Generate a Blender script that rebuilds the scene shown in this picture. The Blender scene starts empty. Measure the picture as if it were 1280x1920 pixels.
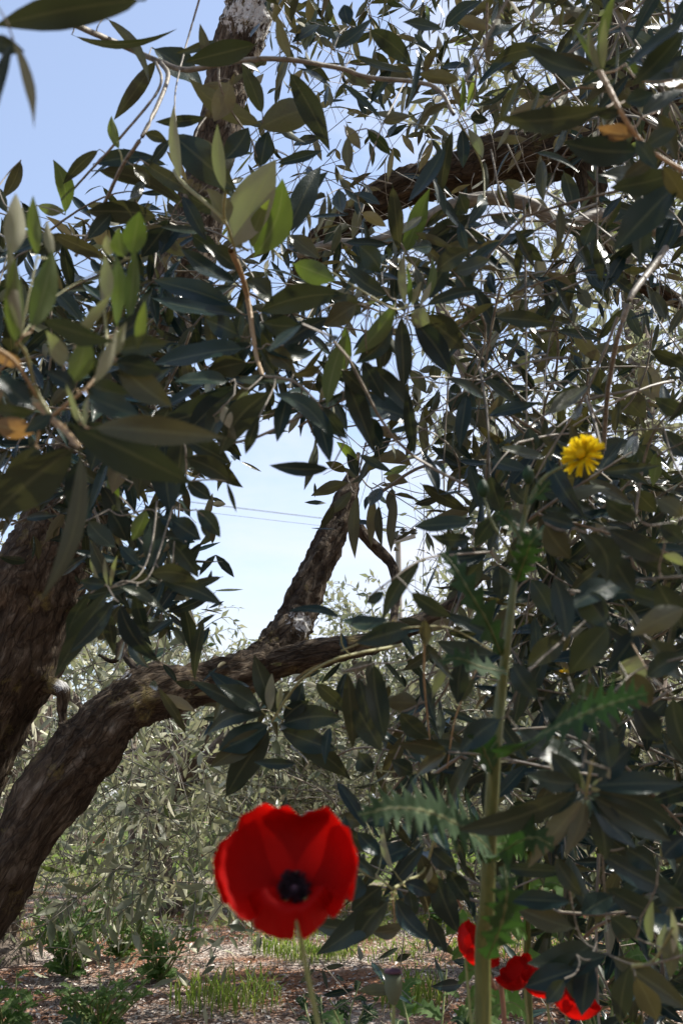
import bpy, math
import numpy as np
from mathutils import noise, Vector

# ------------------------------------------------------------------ camera, sky, sun, exposure
SC = bpy.context.scene
COL = SC.collection
FPX = 1859.0
PITCH = math.atan(540 / FPX)
CAM = np.array([0.0, 0.0, 0.60])
cd = bpy.data.cameras.new("camera"); cam = bpy.data.objects.new("camera", cd); COL.objects.link(cam)
cam.location = CAM; cam.rotation_euler = (math.pi / 2 + PITCH, 0, 0)
cd.sensor_fit = 'VERTICAL'; cd.sensor_height = 36; cd.lens = 36 * FPX / 1920
cd.clip_start = 0.02; cd.clip_end = 3000
cd.dof.use_dof = True; cd.dof.focus_distance = 2.6; cd.dof.aperture_fstop = 12
SC.camera = cam
FW = np.array([0, math.cos(PITCH), math.sin(PITCH)]); UP = np.array([0, -math.sin(PITCH), math.cos(PITCH)]); RT = np.array([1.0, 0, 0])
Z = np.array([0, 0, 1.0])

SUN_AZ, SUN_EL = math.radians(72), math.radians(54)
sd = bpy.data.lights.new("sun", 'SUN'); sun = bpy.data.objects.new("sun", sd); COL.objects.link(sun)
sd.energy = 5.0; sd.angle = math.radians(0.5); sd.color = (1.0, 0.95, 0.87)
SV = Vector((math.sin(SUN_AZ) * math.cos(SUN_EL), math.cos(SUN_AZ) * math.cos(SUN_EL), math.sin(SUN_EL)))
sun.rotation_euler = SV.to_track_quat('Z', 'Y').to_euler(); sun.location = SV * 30

W = bpy.data.worlds.new("World"); SC.world = W; W.use_nodes = True
wt = W.node_tree; wn = wt.nodes; wn.clear()
def WN(t, **k):
    n = wn.new(t)
    for a, b in k.items(): setattr(n, a, b)
    return n
sky = WN('ShaderNodeTexSky', sky_type='NISHITA', sun_disc=False, sun_elevation=SUN_EL, sun_rotation=SUN_AZ, air_density=1.0, dust_density=0.6, ozone_density=1.5)
tc = WN('ShaderNodeTexCoord'); mp = WN('ShaderNodeMapping'); mp.inputs['Scale'].default_value = (1.0, 1.0, 2.6); mp.inputs['Rotation'].default_value = (0.0, 0.25, 0.4)
n1 = WN('ShaderNodeTexNoise'); n1.inputs['Scale'].default_value = 2.6; n1.inputs['Detail'].default_value = 7; n1.inputs['Roughness'].default_value = 0.6; n1.inputs['Distortion'].default_value = 0.5
sep = WN('ShaderNodeSeparateXYZ')
lo = WN('ShaderNodeMapRange'); lo.inputs[1].default_value = 0.0; lo.inputs[2].default_value = 0.42; lo.inputs[3].default_value = 0.40; lo.inputs[4].default_value = 0.03
xr = WN('ShaderNodeMapRange'); xr.inputs[1].default_value = -0.3; xr.inputs[2].default_value = 0.35; xr.inputs[3].default_value = -0.18; xr.inputs[4].default_value = 0.24
ad = WN('ShaderNodeMath', operation='ADD'); ad2 = WN('ShaderNodeMath', operation='ADD')
cr = WN('ShaderNodeMapRange'); cr.inputs[1].default_value = 0.46; cr.inputs[2].default_value = 0.86; cr.inputs[3].default_value = 0.22; cr.inputs[4].default_value = 0.97
mx = WN('ShaderNodeMix', data_type='RGBA'); mx.inputs['B'].default_value = (3.8, 3.9, 4.4, 1)
bg = WN('ShaderNodeBackground'); bg.inputs['Strength'].default_value = 0.14
wo = WN('ShaderNodeOutputWorld'); L = wt.links.new
L(tc.outputs['Generated'], mp.inputs[0]); L(mp.outputs[0], n1.inputs['Vector']); L(tc.outputs['Generated'], sep.inputs[0])
L(sep.outputs['Z'], lo.inputs[0]); L(sep.outputs['X'], xr.inputs[0])
L(n1.outputs[0], ad.inputs[0]); L(lo.outputs[0], ad.inputs[1]); L(ad.outputs[0], ad2.inputs[0]); L(xr.outputs[0], ad2.inputs[1]); L(ad2.outputs[0], cr.inputs[0])
L(cr.outputs[0], mx.inputs['Factor']); L(sky.outputs[0], mx.inputs['A']); L(mx.outputs['Result'], bg.inputs[0]); L(bg.outputs[0], wo.inputs[0])
vs = SC.view_settings; vs.view_transform = 'Standard'; vs.look = 'None'; vs.gamma = 1; vs.use_curve_mapping = False; vs.exposure = 0.90
SC.render.engine = 'CYCLES'
try:
    SC.cycles.max_bounces = 6; SC.cycles.transmission_bounces = 4; SC.cycles.transparent_max_bounces = 6
except Exception: pass

def P(px, py, d):
    px = np.asarray(px, float); py = np.asarray(py, float); d = np.asarray(d, float)
    return CAM + ((px - 640) / FPX * d)[..., None] * RT + ((960 - py) / FPX * d)[..., None] * UP + d[..., None] * FW
def proj(p):
    q = p - CAM; d = q @ FW; dd = np.maximum(d, 1e-3)
    return 640 + (q @ RT) / dd * FPX, 960 - (q @ UP) / dd * FPX, d
def nrm(v):
    return v / np.maximum(np.linalg.norm(v, axis=-1, keepdims=True), 1e-9)
RNG = np.random.default_rng(7)

# ------------------------------------------------------------------ tagging
def tag(o, label=None, cat=None, group=None, kind=None):
    if label: o['label'] = label
    if cat: o['category'] = cat
    if group: o['group'] = group
    if kind: o['kind'] = kind
    return o
def empty(name, loc, label, cat, group=None):
    o = bpy.data.objects.new(name, None); COL.objects.link(o); o.location = tuple(float(c) for c in loc); o.empty_display_size = 0.1
    bpy.context.view_layer.update() if False else None
    return tag(o, label, cat, group)
class MB:
    """collects vertices / faces (world coordinates) and links them as one mesh object"""
    def __init__(s): s.v = []; s.f = []; s.n = 0; s.uv = []; s.mi = []; s.sm = []; s.bk = []
    def add(s, V, F, uv=None, mi=0, smooth=True, bk=None):
        V = np.asarray(V, float).reshape(-1, 3); F = np.asarray(F, int)
        s.v.append(V); s.f.append((F + s.n)); s.n += len(V)
        s.uv.append(np.zeros((len(V), 2)) if uv is None else np.asarray(uv, float).reshape(-1, 2))
        s.bk.append(np.zeros((len(V), 3)) if bk is None else np.asarray(bk, float).reshape(-1, 3))
        m = np.full(len(F), mi, int) if np.isscalar(mi) else np.asarray(mi, int)
        s.mi.append(m); s.sm.append(np.full(len(F), smooth))
    def build(s, name, mats, parent=None, offset=None):
        me = bpy.data.meshes.new(name)
        V = np.concatenate(s.v)
        if parent is not None:
            p = parent; off = np.zeros(3)
            while p is not None: off = off + np.array(p.location); p = p.parent
            V = V - off
        if offset is not None: V = V - np.asarray(offset)
        lens = np.concatenate([np.full(len(f), f.shape[1]) for f in s.f]); idx = np.concatenate([f.ravel() for f in s.f])
        me.vertices.add(len(V)); me.vertices.foreach_set('co', V.ravel().astype(np.float32))
        me.loops.add(len(idx)); me.loops.foreach_set('vertex_index', idx.astype(np.int32))
        me.polygons.add(len(lens)); st = np.concatenate([[0], np.cumsum(lens)[:-1]])
        me.polygons.foreach_set('loop_start', st.astype(np.int32)); me.polygons.foreach_set('loop_total', lens.astype(np.int32))
        me.polygons.foreach_set('material_index', np.concatenate(s.mi).astype(np.int32))
        me.polygons.foreach_set('use_smooth', np.concatenate(s.sm))
        U = np.concatenate(s.uv)[idx]; l = me.uv_layers.new(name='UVMap'); l.data.foreach_set('uv', U.ravel().astype(np.float32))
        if any(b.any() for b in s.bk):
            at = me.attributes.new('grain', 'FLOAT_VECTOR', 'POINT'); at.data.foreach_set('vector', np.concatenate(s.bk).ravel().astype(np.float32))
        me.update(calc_edges=True); me.validate()
        for m in (mats if isinstance(mats, (list, tuple)) else [mats]): me.materials.append(m)
        o = bpy.data.objects.new(name, me); COL.objects.link(o)
        if parent is not None: o.parent = parent
        elif offset is not None: o.location = tuple(float(c) for c in offset)
        return o

# ------------------------------------------------------------------ materials
def mat(name):
    m = bpy.data.materials.new(name); m.use_nodes = True; t = m.node_tree; t.nodes.clear()
    def N(ty, **k):
        n = t.nodes.new(ty)
        for a, b in k.items(): setattr(n, a, b)
        return n
    return m, N, t.links.new
def ramp(N, stops):
    r = N('ShaderNodeValToRGB'); e = r.color_ramp.elements
    while len(e) < len(stops): e.new(0.5)
    for i, (p, c) in enumerate(stops): e[i].position = p; e[i].color = (*c, 1)
    return r
def leaf_mat(name, top, under, trans, tw=0.35, rough=0.38, spec=0.5, midrib=0.5, twotone=1.0):
    m, N, L = mat(name)
    geo = N('ShaderNodeNewGeometry'); uv = N('ShaderNodeUVMap'); sp = N('ShaderNodeSeparateXYZ'); L(uv.outputs[0], sp.inputs[0])
    def rnd(stops):
        r = ramp(N, stops); L(geo.outputs['Random Per Island'], r.inputs[0]); return r
    rt = rnd(top); ru = rnd(under); rr = rnd(trans)
    mx = N('ShaderNodeMix', data_type='RGBA'); L(geo.outputs['Backfacing'], mx.inputs['Factor']); L(rt.outputs[0], mx.inputs['A']); L(ru.outputs[0], mx.inputs['B'])
    # midrib: u close to .5
    a = N('ShaderNodeMath', operation='SUBTRACT'); a.inputs[1].default_value = 0.5; L(sp.outputs[0], a.inputs[0])
    b = N('ShaderNodeMath', operation='ABSOLUTE'); L(a.outputs[0], b.inputs[0])
    c = N('ShaderNodeMapRange'); c.inputs[1].default_value = 0.02; c.inputs[2].default_value = 0.06; c.inputs[3].default_value = midrib; c.inputs[4].default_value = 0; L(b.outputs[0], c.inputs[0])
    rib = N('ShaderNodeMix', data_type='RGBA'); L(c.outputs[0], rib.inputs['Factor']); L(mx.outputs['Result'], rib.inputs['A']); rib.inputs['B'].default_value = (0.30, 0.32, 0.16, 1)
    # side veins and blotches
    no = N('ShaderNodeTexNoise'); no.inputs['Scale'].default_value = 90; no.inputs['Detail'].default_value = 3
    mr = N('ShaderNodeMapRange'); mr.inputs[3].default_value = 0.85; mr.inputs[4].default_value = 1.15; L(no.outputs[0], mr.inputs[0])
    mu = N('ShaderNodeMix', data_type='RGBA', blend_type='MULTIPLY'); mu.inputs['Factor'].default_value = 1; L(rib.outputs['Result'], mu.inputs['A']); L(mr.outputs[0], mu.inputs['B'])
    bs = N('ShaderNodeBsdfPrincipled'); L(mu.outputs['Result'], bs.inputs['Base Color'])
    ro = N('ShaderNodeMapRange'); L(geo.outputs['Backfacing'], ro.inputs[0]); ro.inputs[3].default_value = rough; ro.inputs[4].default_value = 0.75; L(ro.outputs[0], bs.inputs['Roughness'])
    bs.inputs['Specular IOR Level'].default_value = spec
    vb = N('ShaderNodeTexNoise'); vb.inputs['Scale'].default_value = 160; vb.inputs['Detail'].default_value = 2
    bp = N('ShaderNodeBump'); bp.inputs['Strength'].default_value = 0.25; bp.inputs['Distance'].default_value = 0.002; L(vb.outputs[0], bp.inputs['Height']); L(bp.outputs[0], bs.inputs['Normal'])
    tr = N('ShaderNodeBsdfTranslucent'); L(rr.outputs[0], tr.inputs[0])
    ms = N('ShaderNodeMixShader'); ms.inputs[0].default_value = tw; L(bs.outputs[0], ms.inputs[1]); L(tr.outputs[0], ms.inputs[2])
    o = N('ShaderNodeOutputMaterial'); L(ms.outputs[0], o.inputs[0]); return m
M = {}
M['leaf'] = leaf_mat('olive leaf', [(0, (.004, .017, .021)), (.35, (.009, .024, .021)), (.7, (.020, .034, .020)), (1, (.055, .058, .028))],
                     [(0, (.05, .06, .042)), (.5, (.105, .11, .072)), (1, (.23, .22, .15))], [(0, (.06, .08, .015)), (.6, (.11, .12, .03)), (1, (.20, .17, .04))], tw=.07, rough=.27, spec=.25, midrib=.14)
M['young'] = leaf_mat('young olive leaf', [(0, (.04, .06, .028)), (1, (.08, .10, .05))], [(0, (.17, .165, .11)), (.6, (.25, .245, .17)), (1, (.36, .35, .25))], [(0, (.14, .20, .03)), (1, (.25, .30, .08))], tw=.26, rough=.45, spec=.35, midrib=.3)
M['green'] = leaf_mat('bright green olive leaf', [(0, (.025, .05, .014)), (1, (.05, .08, .02))], [(0, (.07, .10, .03)), (1, (.13, .16, .06))], [(0, (.06, .11, .01)), (.6, (.12, .18, .015)), (1, (.24, .32, .03))], tw=.32, rough=.4, spec=.35, midrib=.3)
M['old'] = leaf_mat('yellowing olive leaf', [(0, (.15, .10, .04)), (1, (.16, .11, .05))], [(0, (.20, .13, .06)), (1, (.19, .14, .08))], [(0, (.34, .17, .03)), (1, (.28, .16, .05))], tw=.3)
M['far_leaf'] = leaf_mat('sun-brightened silvery olive leaf', [(0, (.05, .07, .04)), (.5, (.13, .15, .085)), (1, (.28, .28, .18))],
                     [(0, (.30, .32, .22)), (.5, (.48, .48, .34)), (1, (.66, .64, .48))], [(0, (.24, .28, .13)), (1, (.40, .40, .22))], tw=.32, rough=.42, spec=.5, midrib=.0)  # lighter copy of the olive leaf, sunlit brightness put into its colours
M['weed'] = leaf_mat('weed leaf', [(0, (.05, .12, .025)), (1, (.10, .19, .04))], [(0, (.07, .13, .04)), (1, (.11, .17, .06))], [(0, (.12, .32, .02)), (1, (.22, .42, .05))], tw=.4, rough=.5, spec=.3, midrib=.6)
M['thistle'] = leaf_mat('sow thistle leaf', [(0, (.010, .034, .010)), (1, (.018, .052, .014))], [(0, (.020, .045, .015)), (1, (.028, .058, .018))], [(0, (.02, .07, .008)), (1, (.04, .10, .012))], tw=.25, rough=.5, spec=.3, midrib=.8)
M['grass'] = leaf_mat('grass blade', [(0, (.10, .17, .03)), (.7, (.17, .24, .05)), (1, (.32, .30, .14))], [(0, (.10, .17, .03)), (1, (.22, .26, .08))], [(0, (.2, .35, .03)), (1, (.4, .45, .1))], tw=.4, rough=.6, spec=.2, midrib=0)
def stem_mat(name, c0, c1, scale=60, rough=.6):
    m, N, L = mat(name); n = N('ShaderNodeTexNoise'); n.inputs['Scale'].default_value = scale; n.inputs['Detail'].default_value = 4
    r = ramp(N, [(.3, c0), (.7, c1)]); L(n.outputs[0], r.inputs[0]); b = N('ShaderNodeBsdfPrincipled'); L(r.outputs[0], b.inputs['Base Color']); b.inputs['Roughness'].default_value = rough
    bp = N('ShaderNodeBump'); bp.inputs['Strength'].default_value = .4; bp.inputs['Distance'].default_value = .002; L(n.outputs[0], bp.inputs['Height']); L(bp.outputs[0], b.inputs['Normal'])
    o = N('ShaderNodeOutputMaterial'); L(b.outputs[0], o.inputs[0]); return m
M['twig'] = stem_mat('olive twig', (.09, .075, .055), (.24, .21, .155))
M['fartwig'] = stem_mat('olive twig further off', (.07, .06, .045), (.16, .14, .10))
M['greentwig'] = stem_mat('green olive shoot', (.17, .18, .07), (.28, .26, .11))
M['peachtwig'] = stem_mat('orange brown olive shoot', (.24, .15, .07), (.34, .24, .12))
M['stalk'] = stem_mat('sow thistle stalk', (.05, .07, .012), (.11, .115, .025), 30, .45)
M['redstalk'] = stem_mat('reddish stalk', (.17, .07, .04), (.24, .13, .07), 30, .5)
M['poppystem'] = stem_mat('poppy stem', (.16, .20, .06), (.24, .26, .10), 80, .6)
def bark_mat(name, dark, mid, light, paint=(), lichen=.5):
    m, N, L = mat(name)
    tc = N('ShaderNodeNewGeometry')
    gr = N('ShaderNodeAttribute', attribute_name='grain'); mp = N('ShaderNodeMapping'); mp.inputs['Scale'].default_value = (1, 1, .28); L(gr.outputs['Vector'], mp.inputs[0])
    n1 = N('ShaderNodeTexNoise'); n1.inputs['Scale'].default_value = 48; n1.inputs['Detail'].default_value = 10; n1.inputs['Roughness'].default_value = .72; n1.inputs['Distortion'].default_value = .4; L(mp.outputs[0], n1.inputs['Vector'])
    v1 = N('ShaderNodeTexVoronoi', feature='DISTANCE_TO_EDGE'); v1.inputs['Scale'].default_value = 55; v1.inputs['Randomness'].default_value = 1
    nd = N('ShaderNodeTexNoise'); nd.inputs['Scale'].default_value = 30; nd.inputs['Detail'].default_value = 3; L(mp.outputs[0], nd.inputs['Vector'])
    ma = N('ShaderNodeMix', data_type='RGBA'); ma.inputs['Factor'].default_value = .06; L(mp.outputs[0], ma.inputs['A']); L(nd.outputs['Color'], ma.inputs['B']); L(ma.outputs['Result'], v1.inputs['Vector'])
    r1 = ramp(N, [(.30, dark), (.52, mid), (.74, light)]); L(n1.outputs[0], r1.inputs[0])
    cv = N('ShaderNodeMapRange'); cv.inputs[1].default_value = 0; cv.inputs[2].default_value = .12; cv.inputs[3].default_value = .5; cv.inputs[4].default_value = 1; L(v1.outputs['Distance'], cv.inputs[0])
    mu = N('ShaderNodeMix', data_type='RGBA', blend_type='MULTIPLY'); mu.inputs['Factor'].default_value = 1; L(r1.outputs[0], mu.inputs['A']); L(cv.outputs[0], mu.inputs['B'])
    n2 = N('ShaderNodeTexNoise'); n2.inputs['Scale'].default_value = 9; n2.inputs['Detail'].default_value = 9; n2.inputs['Roughness'].default_value = .75; L(tc.outputs['Position'], n2.inputs['Vector'])
    lm = N('ShaderNodeMapRange'); lm.inputs[1].default_value = .56; lm.inputs[2].default_value = .64; lm.inputs[4].default_value = lichen; L(n2.outputs[0], lm.inputs[0])
    ml = N('ShaderNodeMix', data_type='RGBA'); L(lm.outputs[0], ml.inputs['Factor']); L(mu.outputs['Result'], ml.inputs['A']); ml.inputs['B'].default_value = (.27, .22, .07, 1)
    out = ml.outputs['Result']
    n3 = N('ShaderNodeTexNoise'); n3.inputs['Scale'].default_value = 75; n3.inputs['Detail'].default_value = 8; n3.inputs['Roughness'].default_value = .7
    for (p, rad) in paint:
        vd = N('ShaderNodeVectorMath', operation='DISTANCE'); L(tc.outputs['Position'], vd.inputs[0]); vd.inputs[1].default_value = tuple(float(c) for c in p)
        s = N('ShaderNodeMath', operation='MULTIPLY_ADD'); L(n3.outputs[0], s.inputs[0]); s.inputs[1].default_value = rad * 3.6; L(vd.outputs['Value'], s.inputs[2])
        k = N('ShaderNodeMapRange'); k.inputs[1].default_value = rad * 2.45; k.inputs[2].default_value = rad * 2.7; k.inputs[3].default_value = 1; k.inputs[4].default_value = 0; L(s.outputs[0], k.inputs[0])
        mm = N('ShaderNodeMix', data_type='RGBA'); L(k.outputs[0], mm.inputs['Factor']); L(out, mm.inputs['A']); mm.inputs['B'].default_value = (.62, .62, .60, 1); out = mm.outputs['Result']
    b = N('ShaderNodeBsdfPrincipled'); L(out, b.inputs['Base Color']); b.inputs['Roughness'].default_value = .9; b.inputs['Specular IOR Level'].default_value = .2
    h = N('ShaderNodeMath', operation='MULTIPLY_ADD'); L(cv.outputs[0], h.inputs[0]); h.inputs[1].default_value = .35; L(n1.outputs[0], h.inputs[2])
    bp = N('ShaderNodeBump'); bp.inputs['Strength'].default_value = 1; bp.inputs['Distance'].default_value = .018; L(h.outputs[0], bp.inputs['Height']); L(bp.outputs[0], b.inputs['Normal'])
    o = N('ShaderNodeOutputMaterial'); L(b.outputs[0], o.inputs[0]); return m
PAINT = [(P(562, 1172, 2.5), .036), (P(245, 1278, 2.18), .026), (P(268, 1270, 2.2), .012), (P(470, 30, 2.58), .075), (P(458, -20, 2.58), .06), (P(118, 1283, 2.2), .02)]
M['barkA'] = bark_mat('olive bark', (.018, .012, .007), (.088, .064, .042), (.30, .25, .185), PAINT)
M['barkB'] = bark_mat('dark olive bark', (.015, .010, .006), (.06, .041, .024), (.17, .125, .08), (), .3)
M['barkC'] = bark_mat('greyish olive bark', (.07, .055, .045), (.20, .16, .13), (.38, .33, .28), (), .2)

# ------------------------------------------------------------------ leaves in bulk
def prof(t):
    w = np.sin(np.pi * np.clip(t, 0, 1) ** 0.95) ** .95
    return np.where(t < .08, .06, w)
TM = {'hi': (np.array([0, .05, .12, .2, .32, .45, .58, .7, .82, .92, 1.0]), np.array([-1, -.5, 0, .5, 1])),
      'mid': (np.array([0, .08, .28, .52, .78, 1.0]), np.array([-1, 0, 1])),
      'lo': (np.array([0, .42, 1.0]), np.array([-1, 0, 1]))}
def add_leaves(mb, B, D, Nv, Wd, bend=None, curl=None, kind='mid', mi=0, fold=.22, wave=0.0, twist=0.0):
    n = len(B)
    if n == 0: return
    B = np.asarray(B, float); D = np.asarray(D, float); Nv = np.asarray(Nv, float); Wd = np.asarray(Wd, float) * np.ones(n)
    Ln = np.linalg.norm(D, axis=1); S = nrm(np.cross(D, Nv)); Nn = nrm(np.cross(S, D))
    ts, cs = TM[kind]; nt, nc = len(ts), len(cs)
    w = prof(ts); w[-1] = .02; w[0] = .06
    t = ts[None, :, None, None]; c = cs[None, None, :, None]; ww = w[None, :, None, None]
    bend = np.zeros((n, 3)) if bend is None else bend
    curl = np.zeros(n) if curl is None else curl
    tw = (np.asarray(twist) * np.ones(n))[:, None, None, None] * (t - .2)
    S4 = S[:, None, None, :]; N4 = Nn[:, None, None, :]
    Sx = S4 * np.cos(tw) + N4 * np.sin(tw); Nx = N4 * np.cos(tw) - S4 * np.sin(tw)
    half = (Wd / 2)[:, None, None, None] * ww
    pos = B[:, None, None, :] + D[:, None, None, :] * t + bend[:, None, None, :] * (4 * t * (1 - t)) + Sx * half * c \
        + Nx * (np.abs(c) ** 1.3 * half * fold - (curl * Ln)[:, None, None, None] * (t ** 2) + half * 0 )
    if wave:
        ph = RNG.uniform(0, 6.28, n)[:, None, None, None]
        pos = pos + Nx * half * wave * np.sin(ph + t * 9 + c) * np.abs(c)
    V = pos.reshape(-1, 3)
    uv = np.stack([np.broadcast_to(c[..., 0] * .5 + .5, (n, nt, nc)), np.broadcast_to(t[..., 0], (n, nt, nc))], -1).reshape(-1, 2)
    i, j = np.meshgrid(np.arange(nt - 1), np.arange(nc - 1), indexing='ij'); a = (i * nc + j).ravel()
    F = np.stack([a, a + 1, a + nc + 1, a + nc], 1)
    F = (F[None] + (np.arange(n) * nt * nc)[:, None, None]).reshape(-1, 4)
    m = np.repeat(np.asarray(mi) * np.ones(n, int), (nt - 1) * (nc - 1))
    mb.add(V, F, uv, m, True)
def add_stems(mb, Pts, R, segs=3, mi=0):
    """Pts (n,K,3), R (n,K)"""
    n, K, _ = Pts.shape
    if n == 0: return
    T = np.gradient(Pts, axis=1); T = nrm(T); ref = np.where(np.abs(T[..., 2:3]) > .9, np.array([1., 0, 0]), Z)
    a = nrm(np.cross(T, ref)); b = np.cross(T, a); th = np.arange(segs) * 2 * math.pi / segs
    ring = Pts[:, :, None, :] + R[:, :, None, None] * (a[:, :, None, :] * np.cos(th)[None, None, :, None] + b[:, :, None, :] * np.sin(th)[None, None, :, None])
    k, j = np.meshgrid(np.arange(K - 1), np.arange(segs), indexing='ij'); k = k.ravel(); j = j.ravel(); j2 = (j + 1) % segs
    F = np.stack([k * segs + j, k * segs + j2, (k + 1) * segs + j2, (k + 1) * segs + j], 1)
    F = (F[None] + (np.arange(n) * K * segs)[:, None, None]).reshape(-1, 4)
    mb.add(ring.reshape(-1, 3), F, None, mi, True)
def spline(pts, n):
    """Catmull-Rom through rows of pts (any width)"""
    p = np.asarray(pts, float); q = np.vstack([2 * p[0] - p[1], p, 2 * p[-1] - p[-2]]); m = len(p) - 1
    u = np.linspace(0, m, n); i = np.minimum(u.astype(int), m - 1); f = (u - i)[:, None]
    a, b, c, d = q[i], q[i + 1], q[i + 2], q[i + 3]
    return .5 * ((2 * b) + (-a + c) * f + (2 * a - 5 * b + 4 * c - d) * f ** 2 + (-a + 3 * b - 3 * c + d) * f ** 3)
def limb(mb, pts, rough=1.0, segs=40, step=.011, seed=0, mi=0, cap=True):
    """pts rows (px,py,width px,depth) -> knobbly bark tube"""
    p = np.asarray(pts, float); xyz = P(p[:, 0], p[:, 1], p[:, 3]); r = p[:, 2] / 2 / FPX * p[:, 3]
    bark(mb, np.hstack([xyz, r[:, None]]), rough, segs, step, seed, mi, cap)
def bark(mb, q, rough=1.0, segs=40, step=.011, seed=0, mi=0, cap=True):
    q = np.asarray(q, float); ln = np.linalg.norm(np.diff(q[:, :3], axis=0), axis=1).sum(); n = max(8, int(ln / step))
    s = spline(q, n); C = s[:, :3]; r = np.maximum(s[:, 3], .002)
    G = np.zeros((n, segs, 3)); T = nrm(np.gradient(C, axis=0)); a = np.zeros_like(T); ref = np.array([0.13, 1., 0.1]); a0 = nrm(np.cross(T[0], ref))
    for k in range(n):
        a0 = a0 - T[k] * (a0 @ T[k]); a0 /= np.linalg.norm(a0); a[k] = a0
    b = np.cross(T, a); V = np.zeros((n, segs, 3)); so = Vector((seed * 7.3, seed * 3.1, 0))
    for j in range(segs):
        th = 2 * math.pi * j / segs; d = a * math.cos(th) + b * math.sin(th)
        for k in range(n):
            rr = r[k]; p = Vector(C[k] + d[k] * rr); am = min(1.0, rr / .05)
            big = noise.noise(p * 7 + so) * .25 * rr
            fl = (1 - abs(noise.noise(Vector((th * rr * 45 / 1, k * step * 13, seed)) ))) ** 3 * .009 * am if False else 0
            rid = (1 - abs(noise.noise(Vector((d[k][0], d[k][1], d[k][2])) * rr * 55 + Vector(T[k]) * (k * step * 9) + so))) ** 2
            fi = noise.noise(p * 45 + so) * .006 * am + noise.noise(p * 110) * .003 * am
            G[k, j] = (math.cos(th) * rr, math.sin(th) * rr, k * step + seed)
            rid = .45 * rid + .55 * (1 - abs(noise.noise(Vector((G[k, j][0] * 42, G[k, j][1] * 42, k * step * 7 + seed * 5))))) ** 3
            V[k, j] = C[k] + d[k] * (rr + (big + (rid - .5) * .018 * am + fi) * rough)
    k, j = np.meshgrid(np.arange(n - 1), np.arange(segs), indexing='ij'); k = k.ravel(); j = j.ravel(); j2 = (j + 1) % segs
    F = np.stack([k * segs + j, k * segs + j2, (k + 1) * segs + j2, (k + 1) * segs + j], 1)
    mb.add(V.reshape(-1, 3), F, None, mi, True, G.reshape(-1, 3))
    if cap:
        for kk, sgn in ((0, 1), (n - 1, -1)):
            c = V[kk].mean(0); vv = np.vstack([V[kk], c]); f = [[i, (i + 1) % segs, segs][::sgn] for i in range(segs)]; mb.add(vv, f, None, mi, True)

# ------------------------------------------------------------------ random leafy twigs
def gen_twigs(mb, S0, D0, Ls, K=9, leaf=.052, wid=.22, droop=.35, kind='mid', mat_leaf=0, mat_stem=1, keep=None, rad=.0014, young_p=.03, rng=RNG, stems=True, upw=.6, nb=0.0):
    n = len(S0); s = np.linspace(0, 1, K)[None, :, None]
    D0 = nrm(D0); side = nrm(rng.normal(size=(n, 3)))
    Pt = S0[:, None, :] + D0[:, None, :] * Ls[:, None, None] * s + (-Z)[None, None, :] * (droop * rng.uniform(.2, 1.3, n) * Ls)[:, None, None] * s ** 2 + side[:, None, :] * (Ls * .12)[:, None, None] * np.sin(s * rng.uniform(2, 5, n)[:, None, None])
    T = nrm(np.gradient(Pt, axis=1)); ref = nrm(rng.normal(size=(n, 3)))
    a = nrm(np.cross(T, ref[:, None, :])); b = np.cross(T, a)
    al = (np.arange(K) % 2)[None, :, None] * 1.0
    s1 = a * (1 - al) + b * al
    base = []; Dd = []; Nn = []
    for sg in (1, -1):
        base.append(Pt[:, 1:]); d = T * .75 + s1 * sg * .8 + rng.normal(size=T.shape) * .28 - Z * .18
        d = nrm(d); nn = T * .7 + Z * upw - FW * nb + rng.normal(size=T.shape) * .45
        Dd.append(d[:, 1:]); Nn.append(nn[:, 1:])
    B = np.concatenate(base, 1).reshape(-1, 3); D = np.concatenate(Dd, 1).reshape(-1, 3); Nv = np.concatenate(Nn, 1).reshape(-1, 3)
    Ln = leaf * rng.uniform(.6, 1.2, len(B)); D = D * Ln[:, None]
    kp = rng.uniform(size=len(B)) < .9
    if keep is not None: kp &= keep(B + D * .5, rng)
    B, D, Nv, Ln = B[kp], D[kp], Nv[kp], Ln[kp]
    rv = rng.uniform(size=len(B)); mi = np.where(rv < young_p, mat_leaf + 1, mat_leaf) if young_p > 0 else mat_leaf
    add_leaves(mb, B, D, Nv, Ln * wid * rng.uniform(.8, 1.25, len(B)), None, rng.uniform(-.22, .32, len(B)), kind, mi, .3, twist=rng.uniform(-.7, .7, len(B)))
    if stems:
        if keep is not None:
            ok = keep(Pt.reshape(-1, 3), rng, -1).reshape(n, K).min(1) > .10 if getattr(keep, 'mapped', False) else np.ones(n, bool)
        else: ok = np.ones(n, bool)
        add_stems(mb, Pt[ok], np.linspace(1.3, .6, K)[None, :] * rad * np.ones((ok.sum(), 1)), 3, mat_stem)
    return len(B)

# density of the crowns' foliage, read off how full each part of the view is (80 px cells)
MAPM = ["0000003578899986", "0000013468899998", "0000013359999988", "0000022255432578", "0001222233222356", "2334333333223456",
        "4555444566556677", "5555544455678887", "5555543445678887", "5555542223678887", "5555310112567777", "4555200112467777",
        "2233200011367777", "0013100001357777", "0011100001246777", "0011100112235666", "0011111112224666", "0001121122224666",
        "0001111122224666", "0000011122224666", "0000001122224666", "0000001111223666", "0000000111123555", "0000000111112455"]
MAPR = ["0000000000122222", "0000000000122333", "0000000001223333", "0000000000112222", "0000000000112334", "0000000001223456",
        "0000000012345677", "0000000012456788", "0000000012456788", "0000000001467788", "0000000001467889", "0100000001357899",
        "3210000000357899", "6432000000368999", "7654000000479999", "7666600001579999", "7666663456889999", "7766655556899999",
        "7777654467899999", "6788753357899999", "5688751111489999", "4788840000013689", "1466520000000135", "0001100000000001"]
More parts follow.
